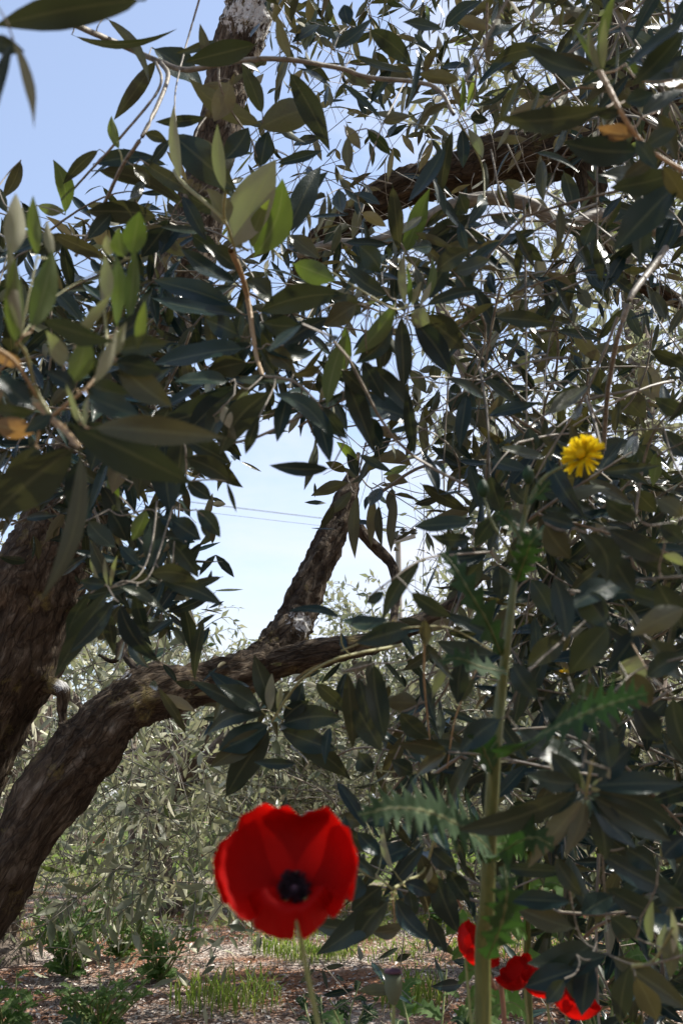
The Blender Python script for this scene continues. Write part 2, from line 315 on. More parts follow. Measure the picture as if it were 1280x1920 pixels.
MAPN = ["0000000000001345", "0000000000123556", "0000000000111133", "0000000000000122", "0011000000111133", "3345320012333333",
        "6677532023333444", "8888764222223344", "9998764221122344", "9998652121122345", "8888410111123456", "6776200001134566",
        "1365100000135777", "0156100000246889", "0024100000257999", "0012100000258999", "0001111112358999", "0000011123358999",
        "0000001123458999", "0000000123458999", "0000000122358998", "0000000111134788", "0000000001101357", "0000000000000136"]
def mk_map(rows): return np.array([[int(c) for c in r] for r in rows]) / 9.0
GM, GR, GN = mk_map(MAPM), mk_map(MAPR), mk_map(MAPN)
def sample(G, px, py):
    x = np.clip(px / 80 - .5, 0, 14.999); y = np.clip(py / 80 - .5, 0, 22.999); i = y.astype(int); j = x.astype(int); fy = y - i; fx = x - j
    return G[i, j] * (1 - fx) * (1 - fy) + G[i, j + 1] * fx * (1 - fy) + G[i + 1, j] * (1 - fx) * fy + G[i + 1, j + 1] * fx * fy
def keeper(G, gain=1.0, zmin=.05, clump=1.0):
    def k(p, rng, add=0.0):
        px, py, d = proj(p); cl = np.sin(p[:, 0] * 17 + 2 * np.sin(p[:, 2] * 9)) * np.sin(p[:, 1] * 13 + p[:, 2] * 7) + np.sin(p[:, 2] * 19 + p[:, 0] * 6 + 1.7 * np.sin(p[:, 1] * 8))
        s0 = sample(G, px, py); v = s0 * gain * np.clip(1.0 + clump * cl * (1.25 - s0), .0, 1.8) + np.where(s0 > .05, add, 0)
        if add < 0: return np.where(p[:, 2] > zmin, s0, 0)
        return (rng.uniform(size=len(p)) < v) & (p[:, 2] > zmin)
    k.mapped = True
    return k

def ground_h(x, y):
    return .03 * math.sin(x * .9 + 1) * math.sin(y * .7) + .05 * noise.noise(Vector((x * .35, y * .35, 0))) + .012 * noise.noise(Vector((x * 2.3, y * 2.3, 3)))

exec_data = None
# ------------------------------------------------------------------ ground
def make_ground():
    def axis(lo, hi, n, k):
        u = np.linspace(-1, 1, n); return np.sign(u) * np.abs(u) ** k
    xs = np.sign(np.linspace(-1, 1, 181)) * np.abs(np.linspace(-1, 1, 181)) ** 4 * 396 + np.linspace(-1, 1, 181) * 4
    ys = 5 + np.sign(np.linspace(-1, 1, 181)) * np.abs(np.linspace(-1, 1, 181)) ** 4 * 396 + np.linspace(-1, 1, 181) * 4
    V = np.array([[x, y, ground_h(x, y)] for y in ys for x in xs]); n = 181
    i, j = np.meshgrid(np.arange(n - 1), np.arange(n - 1), indexing='ij'); a = (i * n + j).ravel()
    F = np.stack([a, a + 1, a + n + 1, a + n], 1)
    m, N, L = mat('red earth with mulch')
    g = N('ShaderNodeNewGeometry')
    n1 = N('ShaderNodeTexNoise'); n1.inputs['Scale'].default_value = 1.6; n1.inputs['Detail'].default_value = 6; n1.inputs['Roughness'].default_value = .6; L(g.outputs['Position'], n1.inputs['Vector'])
    n2 = N('ShaderNodeTexNoise'); n2.inputs['Scale'].default_value = 60; n2.inputs['Detail'].default_value = 6; n2.inputs['Roughness'].default_value = .7; L(g.outputs['Position'], n2.inputs['Vector'])
    r2 = ramp(N, [(.3, (.15, .066, .038)), (.55, (.30, .155, .092)), (.75, (.45, .29, .21))]); L(n2.outputs[0], r2.inputs[0])
    v = N('ShaderNodeTexVoronoi'); v.inputs['Scale'].default_value = 90; mp = N('ShaderNodeMapping'); mp.inputs['Scale'].default_value = (1, .5, 1); mp.inputs['Rotation'].default_value = (0, 0, .5); L(g.outputs['Position'], mp.inputs[0]); L(mp.outputs[0], v.inputs['Vector'])
    rm = ramp(N, [(.0, (.13, .10, .085)), (.5, (.34, .28, .235)), (1, (.58, .53, .47))]); sp = N('ShaderNodeSeparateColor'); L(v.outputs['Color'], sp.inputs[0]); L(sp.outputs[0], rm.inputs[0])
    k = N('ShaderNodeMapRange'); k.inputs[1].default_value = .45; k.inputs[2].default_value = .60; L(n1.outputs[0], k.inputs[0])
    mx = N('ShaderNodeMix', data_type='RGBA'); L(k.outputs[0], mx.inputs['Factor']); L(r2.outputs[0], mx.inputs['A']); L(rm.outputs[0], mx.inputs['B'])
    # grassy growth further away
    n4 = N('ShaderNodeTexNoise'); n4.inputs['Scale'].default_value = .55; n4.inputs['Detail'].default_value = 7; L(g.outputs['Position'], n4.inputs['Vector'])
    sy = N('ShaderNodeSeparateXYZ'); L(g.outputs['Position'], sy.inputs[0])
    yy = N('ShaderNodeMapRange'); yy.inputs[1].default_value = 4; yy.inputs[2].default_value = 10; yy.inputs[3].default_value = -.08; yy.inputs[4].default_value = .22; L(sy.outputs[1], yy.inputs[0])
    a4 = N('ShaderNodeMath', operation='ADD'); L(n4.outputs[0], a4.inputs[0]); L(yy.outputs[0], a4.inputs[1])
    k4 = N('ShaderNodeMapRange'); k4.inputs[1].default_value = .55; k4.inputs[2].default_value = .66; L(a4.outputs[0], k4.inputs[0])
    rg = ramp(N, [(.3, (.06, .10, .02)), (.7, (.16, .20, .06))]); L(n2.outputs[0], rg.inputs[0])
    m4 = N('ShaderNodeMix', data_type='RGBA'); L(k4.outputs[0], m4.inputs['Factor']); L(mx.outputs['Result'], m4.inputs['A']); L(rg.outputs[0], m4.inputs['B'])
    b = N('ShaderNodeBsdfPrincipled'); b.inputs['Roughness'].default_value = .95; b.inputs['Specular IOR Level'].default_value = .1; L(m4.outputs['Result'], b.inputs['Base Color'])
    h = N('ShaderNodeMath', operation='ADD'); L(n2.outputs[0], h.inputs[0]); L(v.outputs['Distance'], h.inputs[1])
    bp = N('ShaderNodeBump'); bp.inputs['Strength'].default_value = .9; bp.inputs['Distance'].default_value = .02; L(h.outputs[0], bp.inputs['Height']); L(bp.outputs[0], b.inputs['Normal'])
    o = N('ShaderNodeOutputMaterial'); L(b.outputs[0], o.inputs[0])
    mb = MB(); mb.add(V, F); tag(mb.build('ground', m), kind='structure')
make_ground()
def gpt(px, py, lift=0.0):
    """the ground point seen at a pixel"""
    r = P(px, py, 1.0) - CAM; t = -CAM[2] / r[2]; p = CAM + r * t
    for _ in range(4): t = (ground_h(p[0], p[1]) - CAM[2]) / r[2]; p = CAM + r * t
    p[2] += lift; return p

# ------------------------------------------------------------------ olive trees: the two big ones
baseA = P(-260, 1985, 2.35); baseA[2] = ground_h(baseA[0], baseA[1]) - .02
TA = empty('olive_tree', baseA, 'big old olive tree leaning in from the left, dark bark with white wound paint', 'olive tree')
mb = MB(); limb(mb, [(-262, 1960, 300, 2.36), (-225, 1840, 235, 2.36), (-175, 1650, 205, 2.34), (-128, 1530, 200, 2.32), (-85, 1440, 196, 2.30), (-15, 1300, 186, 2.28), (40, 1170, 170, 2.27), (85, 1060, 160, 2.27), (118, 990, 150, 2.28), (160, 890, 140, 2.3), (225, 760, 125, 2.35), (300, 620, 108, 2.4), (355, 480, 98, 2.45), (378, 380, 88, 2.5), (402, 280, 78, 2.55), (425, 170, 74, 2.58), (452, 70, 84, 2.6), (480, -20, 82, 2.62), (510, -140, 74, 2.7), (560, -300, 60, 2.8)], 1.0, 56, .009, 1)
mb.build('trunk', M['barkA'], TA)
mb = MB(); limb(mb, [(-225, 1890, 190, 2.3), (-120, 1785, 145, 2.2), (-10, 1652, 122, 2.12), (55, 1552, 116, 2.12), (128, 1442, 116, 2.13), (170, 1392, 122, 2.14), (215, 1335, 112, 2.16), (280, 1298, 100, 2.2), (355, 1284, 84, 2.3), (440, 1268, 78, 2.38), (498, 1240, 76, 2.45), (532, 1198, 70, 2.5), (556, 1160, 63, 2.55), (580, 1100, 60, 2.6), (605, 1040, 57, 2.65), (630, 985, 48, 2.7), (650, 932, 36, 2.75), (662, 888, 20, 2.8), (672, 850, 8, 2.85)], 1.05, 52, .008, 2)
mb.build('limb', M['barkA'], TA)
mb = MB(); limb(mb, [(495, 1250, 52, 2.42), (560, 1232, 54, 2.4), (640, 1218, 48, 2.4), (705, 1204, 44, 2.4), (765, 1176, 34, 2.4), (840, 1140, 24, 2.45), (900, 1080, 16, 2.5)], .9, 34, .009, 3)
mb.build('limb', M['barkA'], TA)
mb = MB(); limb(mb, [(655, 960, 20, 2.72), (682, 1004, 19, 2.72), (712, 1034, 20, 2.72), (733, 1056, 18, 2.7), (742, 1090, 16, 2.65), (741, 1130, 16, 2.55), (735, 1190, 14, 2.42)], .9, 18, .009, 4)
mb.build('limb', M['barkA'], TA)
mb = MB(); limb(mb, [(20, 1275, 24, 2.28), (60, 1284, 26, 2.25), (98, 1286, 30, 2.22), (118, 1296, 27, 2.2), (117, 1330, 18, 2.2), (120, 1365, 15, 2.2), (112, 1410, 12, 2.22)], .9, 24, .008, 5)
mb.build('branch_stub', M['barkA'], TA)
mb = MB(); limb(mb, [(120, 1122, 26, 2.3), (170, 1133, 20, 2.35), (214, 1145, 17, 2.38), (236, 1180, 15, 2.38), (233, 1225, 14, 2.36), (262, 1262, 16, 2.25)], .9, 18, .009, 6); limb(mb, [(233, 1222, 12, 2.36), (212, 1240, 9, 2.38), (186, 1228, 5, 2.4)], .8, 12, .009, 7)
mb.build('branch', M['barkA'], TA)

baseB = P(1560, 1990, 2.55); baseB[2] = ground_h(baseB[0], baseB[1]) - .02
TB = empty('olive_tree', baseB, 'big olive tree at the right, its dark limb arching across the top', 'olive tree')
mb = MB(); limb(mb, [(1560, 1985, 270, 2.55), (1552, 1700, 230, 2.55), (1535, 1400, 215, 2.56), (1505, 1000, 200, 2.6), (1470, 640, 180, 2.65), (1420, 380, 165, 2.7), (1340, 240, 145, 2.7), (1210, 215, 112, 2.7)], 1.0, 44, .014, 11)
mb.build('trunk', M['barkB'], TB)
mb = MB(); limb(mb, [(1215, 220, 110, 2.7), (1110, 275, 92, 2.72), (1010, 292, 84, 2.72), (930, 294, 92, 2.72), (850, 325, 78, 2.74), (765, 350, 68, 2.76), (690, 388, 62, 2.8), (630, 430, 56, 2.82), (585, 478, 48, 2.85), (556, 550, 36, 2.9), (535, 640, 20, 3.0)], 1.1, 44, .009, 12)
mb.build('limb', M['barkB'], TB)
mb = MB(); limb(mb, [(1090, 285, 60, 2.7), (1108, 350, 50, 2.68), (1112, 420, 42, 2.66), (1140, 490, 38, 2.66), (1195, 535, 34, 2.7), (1260, 560, 26, 2.75), (1330, 600, 20, 2.8)], 1.0, 28, .01, 13)
mb.build('limb', M['barkB'], TB)
mb = MB(); limb(mb, [(1190, 215, 66, 2.72), (1160, 120, 60, 2.75), (1142, 20, 58, 2.8), (1130, -80, 54, 2.9), (1110, -240, 40, 3.1)], 1.0, 32, .01, 14)
mb.build('limb', M['barkB'], TB)
mb = MB(); limb(mb, [(560, 478, 14, 2.2), (620, 458, 19, 2.15), (700, 455, 22, 2.1), (785, 418, 25, 2.05), (855, 384, 25, 2.0), (930, 371, 26, 2.0), (1000, 388, 27, 2.0), (1062, 425, 28, 2.0), (1130, 402, 24, 2.05), (1240, 432, 27, 2.2), (1340, 440, 34, 2.5), (1440, 470, 40, 2.65)], .35, 24, .012, 15)
mb.build('branch', M['twig'], TB)

def twig(mb, pts, segs=8, mi=0, n=None):
    """smooth twig, pts rows (px,py,width px,depth)"""
    p = np.asarray(pts, float); xyz = P(p[:, 0], p[:, 1], p[:, 3]); r = p[:, 2] / 2 / FPX * p[:, 3]
    s = spline(np.hstack([xyz, r[:, None]]), n or (len(p) * 7)); s[:, :3] += RNG.normal(size=(len(s), 3)) * s[:, 3:] * .05
    add_stems(mb, s[None, :, :3], np.maximum(s[None, :, 3], .0004), segs, mi)

# leaves drawn one by one. (bx,by,tx,ty,w,type,bend) in half-pixels from (ox,oy)
def spray(parent, ox, oy, d, leaves, twigs=(), stem='twig', link=80, label=None, jit=.10, young_stem='greentwig'):
    rng = np.random.default_rng(int(abs(ox * 7 + oy * 3 + d * 1000 + len(leaves))))
    st = MB(); fo = MB()
    def dep(px, py): return d * (1 + jit * np.sin(px * .013 + d * 9) * np.cos(py * .011))
    nodes = []; isf = []
    for tw in twigs:
        th = tw[0]; mi = tw[1]; q = [(ox + a / 2, oy + b / 2) for a, b in tw[2:]]
        n = len(q); rows = [(a, b, th / 2 * (1 - .35 * i / max(1, n - 1)), dep(a, b)) for i, (a, b) in enumerate(q)]
        twig(st, rows, 8, mi)
        s = spline(np.array(q), n * 6); nodes += [tuple(v) for v in s]; isf += [True] * len(s)
    B = []; D = []; Nv = []; Wd = []; Bd = []; Cu = []; Mi = []; Tw = []
    for lf in leaves:
        bx, by, tx, ty, w, ty_ = lf[:6]; be = (lf[6] if len(lf) > 6 else 0) + rng.uniform(-.07, .07) * math.hypot(tx - bx, ty - by)
        b = np.array([ox + bx / 2, oy + by / 2]); t = np.array([ox + tx / 2, oy + ty / 2]); Lp = np.linalg.norm(t - b)
        d0 = float(dep(b[0], b[1])); Lr = Lp / FPX * d0; dz = rng.uniform(-.35, .35) * Lr
        p0 = P(b[0], b[1], d0); p1 = P(t[0], t[1], d0 + dz)
        dr = (t - b) / max(Lp, 1); pe = np.array([-dr[1], dr[0]]) * be / 2 / FPX * d0
        bv = RT * pe[0] - UP * pe[1]
        r1, r2 = rng.normal(size=2) * .25
        vw = nrm(p0 - CAM)
        if ty_ == 'd': N0 = -vw + RT * r1 + UP * (r2 + .05); m = 0
        elif ty_ == 'b': N0 = -vw + RT * r1 * .6 + UP * (.75 + r2 * .5); m = 0
        elif ty_ == 'u': N0 = vw + RT * r1 + UP * (.35 + r2); m = 0
        elif ty_ == 's': N0 = vw + RT * r1 + UP * (.3 + r2); m = 1
        elif ty_ == 'g': N0 = vw * .8 + RT * r1 + UP * r2; m = 3
        elif ty_ == 'o': N0 = vw + UP * .4; m = 2
        else: N0 = -vw + UP * .3; m = 1
        Dv = p1 - p0; S = nrm(np.cross(Dv, N0)); k = math.sqrt(max(.6, 1 - float(S @ vw) ** 2))
        B.append(p0); D.append(Dv); Nv.append(N0); Wd.append(w / 2 / FPX * d0 / k * .97); Bd.append(bv); Cu.append(rng.uniform(-.16, .22)); Mi.append(m); Tw.append(rng.uniform(-.6, .6))
        # petiole
        nodes.append((b[0], b[1])); isf.append(False)
    add_leaves(fo, np.array(B), np.array(D), np.array(Nv), np.array(Wd), np.array(Bd), np.array(Cu), 'hi', np.array(Mi), .24, wave=.20, twist=np.array(Tw))
    # join the leaf bases to one another and to the twigs by the shortest links
    nd = np.array(nodes); n = len(nd); inn = np.array(isf) if any(isf) else np.zeros(n, bool)
    if not inn.any(): inn[0] = True
    best = np.full(n, 1e9); frm = np.zeros(n, int)
    for k in np.where(inn)[0]:
        dd = np.hypot(*(nd - nd[k]).T); u = dd < best; best[u] = dd[u]; frm[u] = k
    E = []
    while not inn.all():
        bb = np.where(inn, 1e9, best); k = int(bb.argmin()); inn[k] = True; E.append((frm[k], k, bb[k]))
        dd = np.hypot(*(nd - nd[k]).T); u = dd < best; best[u] = dd[u]; frm[u] = k
    for a, b, ln in E:
        if 1.5 < ln < link:
            m_ = (nd[a] + nd[b]) / 2 + rng.normal(size=2) * ln * .08 + np.array([0, ln * .05]); wpx = 2.6 / d ** .7
            twig(st, [(*nd[a], wpx * 1.15, dep(*nd[a])), (*m_, wpx, dep(*m_)), (*nd[b], wpx * .8, dep(*nd[b]))], 6, 0, 7)
    if not st.v: twig(st, [(*nd[0], 2, dep(*nd[0])), (nd[0][0] + 5, nd[0][1] - 12, 2, dep(*nd[0]))], 6)
    o = st.build('leafy_branch', [M[stem], M['greentwig'], M['peachtwig']], parent)
    fo.build('foliage', [M['leaf'], M['young'], M['old'], M['green']], o)
    if label: o['label'] = label
    return o
# -- tree A (left)
# top left, closest leaves
spray(TA, 0, 0, .46, [(545, 0, -30, 118, 132, 'd', -10)], [(12, 0, (590, -90), (560, -30), (545, 0))], label='leafy branch with one very large dark leaf')
spray(TA, 0, 0, .48, [(-70, 165, 82, 188, 66, 'b'), (45, 140, 104, 472, 44, 'u', -45), (52, 150, -8, 492, 50, 'd', 40)], [(8, 0, (-60, -60), (20, 70), (48, 140)), (6, 0, (-60, -60), (-70, 165))], label='leafy branch with two curved drooping leaves at the left edge')
spray(TA, 0, 0, 1.15, [(270, 130, 632, 148, 30, 'd', 30), (395, 65, 605, 322, 42, 'u', 0), (590, 220, 432, 455, 62, 'u', -12), (568, 178, 748, 358, 112, 'b', -22),
    (965, 165, 700, 232, 88, 'd', -8), (815, 148, 660, 195, 28, 'b', -10), (985, 465, 705, 300, 84, 'u', -18), (968, 482, 1212, 385, 122, 'u', -14), (1080, 262, 1252, 552, 92, 'd', 5),
    (985, 430, 905, 238, 64, 'u'), (860, 300, 800, 455, 92, 'u'), (772, 440, 592, 462, 46, 'd', -8), (542, 500, 628, 532, 44, 'd'), (640, 500, 872, 712, 135, 'd'),
    (350, 615, 566, 565, 62, 'd', -8), (375, 560, 243, 696, 48, 'd'), (975, 630, 1003, 482, 74, 'd'), (1035, 612, 1210, 565, 44, 'b', -8), (1068, 885, 1212, 596, 92, 'd'), (1090, 810, 1232, 636, 60, 'd'),
    (448, 562, 420, 425, 40, 'g'), (526, 598, 772, 735, 60, 'd', -6), (355, 640, 720, 775, 88, 'u', -12), (600, 812, 310, 805, 92, 'd'), (245, 805, 198, 598, 62, 'g', 10), (80, 600, 18, 748, 52, 'd'), (-5, 700, 32, 800, 44, 'd'),
    (1090, 230, 1045, 60, 40, 'u'), (790, 240, 750, 90, 40, 'u'), (870, 560, 800, 700, 70, 'u'), (560, 620, 640, 520, 40, 'd'), (500, 620, 560, 700, 40, 'b'), (840, 600, 930, 480, 90, 'd'), (730, 520, 820, 600, 60, 'u'),
    (680, 840, 600, 960, 60, 'd'), (640, 820, 530, 965, 84, 'd'), (720, 880, 820, 940, 70, 'd'), (560, 900, 700, 960, 60, 'u'), (330, 850, 430, 935, 70, 'u'), (140, 770, 245, 790, 46, 's'), (60, 800, 160, 860, 60, 'd'), (420, 800, 330, 900, 60, 'd'), (1080, 880, 1200, 960, 60, 'b'), (700, 730, 850, 790, 60, 'd'),
    (250, 880, 120, 950, 70, 'd'), (60, 860, 180, 930, 60, 'u'), (10, 850, 100, 780, 50, 'd')],
    [(24, 0, (130, 20), (320, 110), (470, 175), (600, 232), (700, 262), (840, 238), (960, 222), (1100, 226), (1280, 258), (1380, 290), (1620, 322), (1700, 430)),
     (8, 0, (750, -10), (715, 110), (690, 200), (660, 330), (655, 420)), (19, 0, (606, 236), (628, 300), (540, 500), (460, 620), (375, 800), (285, 960)), (12, 0, (585, 228), (598, 330), (440, 530), (330, 650), (250, 740)), (10, 0, (820, 240), (825, 320), (870, 420), (940, 520), (955, 570)), (8, 1, (460, 620), (455, 580), (445, 560))], label='leafy branch of mixed dark and olive leaves against the sky')
# centre: the tall shoot with the bright pale leaf
spray(TA, 0, 0, .86, [(875, 935, 1045, 598, 165, 's', -12), (680, 680, 652, 415, 44, 's', -22), (845, 720, 818, 468, 52, 's'), (850, 850, 782, 705, 92, 'u'), (950, 965, 1060, 690, 135, 'g', 8), (942, 935, 1000, 748, 54, 'g'), (905, 940, 870, 800, 60, 's')],
    [(16, 1, (655, 640), (690, 690), (830, 815), (870, 900), (885, 960)), (14, 1, (845, 720), (840, 800), (865, 890))], 'greentwig', label='young upright shoot tipped with pale green leaves')
spray(TA, 0, 480, .86, [(920, 222, 568, 150, 88, 'b', -14), (890, 100, 676, -10, 66, 'b'), (880, 190, 558, 75, 84, 'd', -14), (922, 346, 562, 352, 112, 'b', 6), (968, 210, 1295, 150, 108, 'd', -8), (925, 90, 1032, 165, 84, 'b'),
    (975, 210, 1022, 318, 56, 'b'), (1095, 28, 1260, 102, 96, 'g', -16), (985, 345, 1182, 355, 62, 'b'), (1065, 335, 1245, 240, 72, 'd', -6), (880, 462, 1105, 495, 48, 'b'), (930, 500, 850, 645, 60, 's'), (1020, 505, 818, 742, 116, 'd', 10), (970, 605, 918, 745, 46, 'd'),
    (1086, 495, 1040, 700, 64, 'd', 6), (1018, 512, 1225, 690, 72, 'b', -24), (1180, 545, 1242, 785, 74, 'b', 10), (1240, 796, 1010, 784, 56, 'd', -6), (1205, 560, 1300, 685, 66, 'd'), (1225, 565, 1292, 298, 72, 'g', 8), (1100, 445, 1215, 408, 42, 'd'),
    (900, 60, 760, -40, 70, 'd'), (900, 300, 760, 240, 90, 'd'), (930, 400, 770, 440, 90, 'd'), (950, 330, 830, 400, 80, 'd'), (1000, 330, 1100, 430, 80, 'd'), (985, 250, 1120, 260, 90, 'd'), (860, 470, 655, 460, 72, 'b'), (885, 480, 600, 625, 116, 'd', -10), (880, 500, 700, 660, 100, 'd'), (860, 540, 790, 700, 80, 'd'), (840, 560, 860, 640, 50, 'u'), (800, 600, 890, 690, 50, 'u')],
    [(24, 2, (868, -20), (905, 70), (932, 180), (958, 360), (985, 450)), (12, 0, (985, 450), (1100, 470), (1180, 540), (1205, 570)), (10, 0, (1205, 570), (1240, 640), (1290, 700))], label='leafy branch on an orange brown shoot, broad blue grey leaves')
# far left: very near young shoots and big dark leaves
spray(TA, 0, 480, .55, [(60, 335, 18, 20, 78, 'g', -10), (118, 285, 200, -25, 96, 'g', 16), (85, 300, 55, -60, 46, 's'), (282, 335, 412, 148, 44, 's'), (240, 420, 195, 280, 70, 's', 8), (270, 480, 330, 300, 96, 'g'), (350, 485, 436, 275, 50, 's', 10), (392, 205, 384, -10, 56, 's'), (440, 270, 428, -15, 66, 'g'), (478, 255, 494, -20, 56, 'g'), (518, 360, 545, 165, 44, 'g'),
    (150, 645, -50, 620, 82, 'o', -6), (85, 405, -20, 360, 60, 'o'), (300, 630, 262, 480, 30, 's'), (320, 640, 330, 520, 24, 's'), (15, 480, 44, 545, 46, 's'),
    (150, 235, 440, 300, 86, 'd'), (-10, 440, 135, 565, 86, 'b'), (-20, 570, 122, 592, 58, 'd'), (250, 625, 715, 872, 172, 'd', 0), (340, 645, 805, 668, 112, 'd', -10), (290, 712, -60, 1010, 175, 'd', 10), (302, 722, 165, 1305, 76, 'u', -14), (135, 712, -10, 862, 66, 'd'), (155, 722, 78, 870, 76, 'd'),
    (438, 385, 645, 565, 118, 'd', 10), (330, 520, 528, 605, 94, 'b'), (200, 590, 90, 660, 50, 'b'), (430, 380, 480, 250, 50, 's'), (290, 500, 170, 430, 70, 'd'), (330, 480, 480, 520, 90, 'd'), (100, 560, 20, 480, 80, 'd'), (430, 400, 600, 440, 90, 'd'), (440, 360, 620, 330, 90, 'd'), (430, 300, 580, 200, 90, 'd')],
    [(30, 2, (150, 560), (190, 605), (250, 660), (300, 720)), (18, 1, (190, 600), (135, 500), (100, 370), (65, 320)), (16, 2, (190, 605), (270, 540), (340, 480), (420, 370)), (14, 1, (400, 400), (400, 300), (392, 200)), (12, 1, (270, 540), (300, 600), (320, 640)), (18, 2, (-40, 330), (60, 400), (140, 530))], 'peachtwig', label='nearest leafy branch, blurred, with upright pale shoots')
spray(TA, 0, 0, .6, [(40, 965, 76, 716, 86, 's', -6), (142, 965, 125, 738, 54, 'g'), (498, 960, 522, 798, 92, 'g'), (466, 965, 446, 868, 74, 'g'), (200, 965, 175, 830, 40, 's'), (420, 965, 400, 880, 40, 's')], [(10, 1, (40, 960), (60, 1100), (80, 1260)), (9, 1, (142, 960), (110, 1100), (80, 1260)), (7, 0, (80, 1260), (200, 1120), (330, 1040), (480, 970))], 'greentwig', link=400)
# lower left hanging bunches
spray(TA, 0, 480, .95, [(690, 688, 868, 785, 84, 'd'), (695, 755, 878, 852, 84, 'd'), (620, 690, 645, 970, 116, 'd'), (700, 845, 795, 912, 66, 'd'), (690, 640, 660, 860, 100, 'd'), (560, 700, 520, 900, 100, 'd'), (600, 820, 700, 900, 90, 'd'), (560, 650, 700, 760, 100, 'd'), (850, 845, 888, 962, 18, 'd'), (640, 560, 560, 700, 90, 'd'), (480, 700, 420, 880, 90, 'u'), (420, 640, 340, 800, 90, 'd'), (420, 800, 410, 960, 60, 'g'), (300, 760, 280, 960, 80, 'd'), (380, 860, 450, 1000, 70, 'd')],
    [(9, 0, (560, 520), (620, 640), (690, 700), (700, 850)), (7, 0, (620, 640), (560, 760), (480, 880))])
spray(TA, 0, 960, .9, [(628, 95, 748, 245, 74, 'd', -12), (735, -10, 822, 90, 66, 'd'), (640, 25, 748, 102, 88, 'd', -8), (600, -10, 560, 215, 94, 'd'), (600, 260, 836, 352, 72, 'd', -6), (560, 235, 745, 252, 76, 'd', -10), (410, 290, 205, 612, 84, 'd', 14), (430, 325, 268, 520, 70, 'd'), (398, 330, 416, 556, 48, 'd'), (448, 338, 592, 582, 76, 'd', 10), (440, 278, 645, 372, 42, 'b', -12), (400, 272, 300, 258, 52, 'd'), (340, 305, 252, 480, 54, 'd', 10), (510, 290, 552, 472, 56, 'd'),
    (520, 200, 450, 125, 54, 'd'), (550, -10, 500, 108, 64, 'g'), (410, -10, 475, 115, 84, 'b'), (380, 280, 330, 180, 18, 's'), (415, 285, 440, 150, 18, 's'), (405, 280, 395, 170, 16, 's'), (290, 50, 268, 110, 34, 's'), (560, 240, 490, 250, 60, 'd'), (600, 20, 680, 60, 60, 'd'), (330, 30, 430, 140, 80, 'd'), (770, 20, 780, 100, 40, 'd')],
    [(8, 0, (590, -40), (570, 120), (520, 240), (405, 290)), (7, 0, (650, -20), (560, 240), (460, 260), (405, 290)), (6, 0, (655, 110), (640, 220), (600, 262))], label='leafy branch hanging as two small bunches beside the trunk')
spray(TA, 0, 960, 1.05, [(1000, 765, 716, 628, 66, 'd', -12), (985, 750, 818, 648, 74, 'b', 16), (980, 742, 785, 588, 74, 'd', -12), (1010, 752, 748, 822, 74, 'd', 8), (1012, 798, 818, 892, 104, 'b', -14), (1015, 815, 788, 958, 88, 'd', -14), (1018, 815, 845, 1082, 106, 'd', 12), (1048, 800, 1290, 768, 94, 'd', -14), (1050, 815, 1265, 892, 94, 'd', -10), (1065, 828, 1312, 988, 90, 'd', -8), (1042, 768, 955, 535, 78, 'b', -10), (1012, 752, 1020, 605, 40, 's'), (1040, 745, 1055, 640, 26, 's'), (1100, 740, 1130, 640, 60, 'b'), (1060, 780, 1160, 700, 60, 'd'), (1180, 640, 1290, 760, 60, 'd'), (1280, 400, 1078, 368, 34, 'b', 16)],
    [(13, 0, (1500, 500), (1280, 545), (1150, 612), (1080, 690), (1020, 785))], 'greentwig', label='leafy branch fanning out of one bud in front of the low limb')
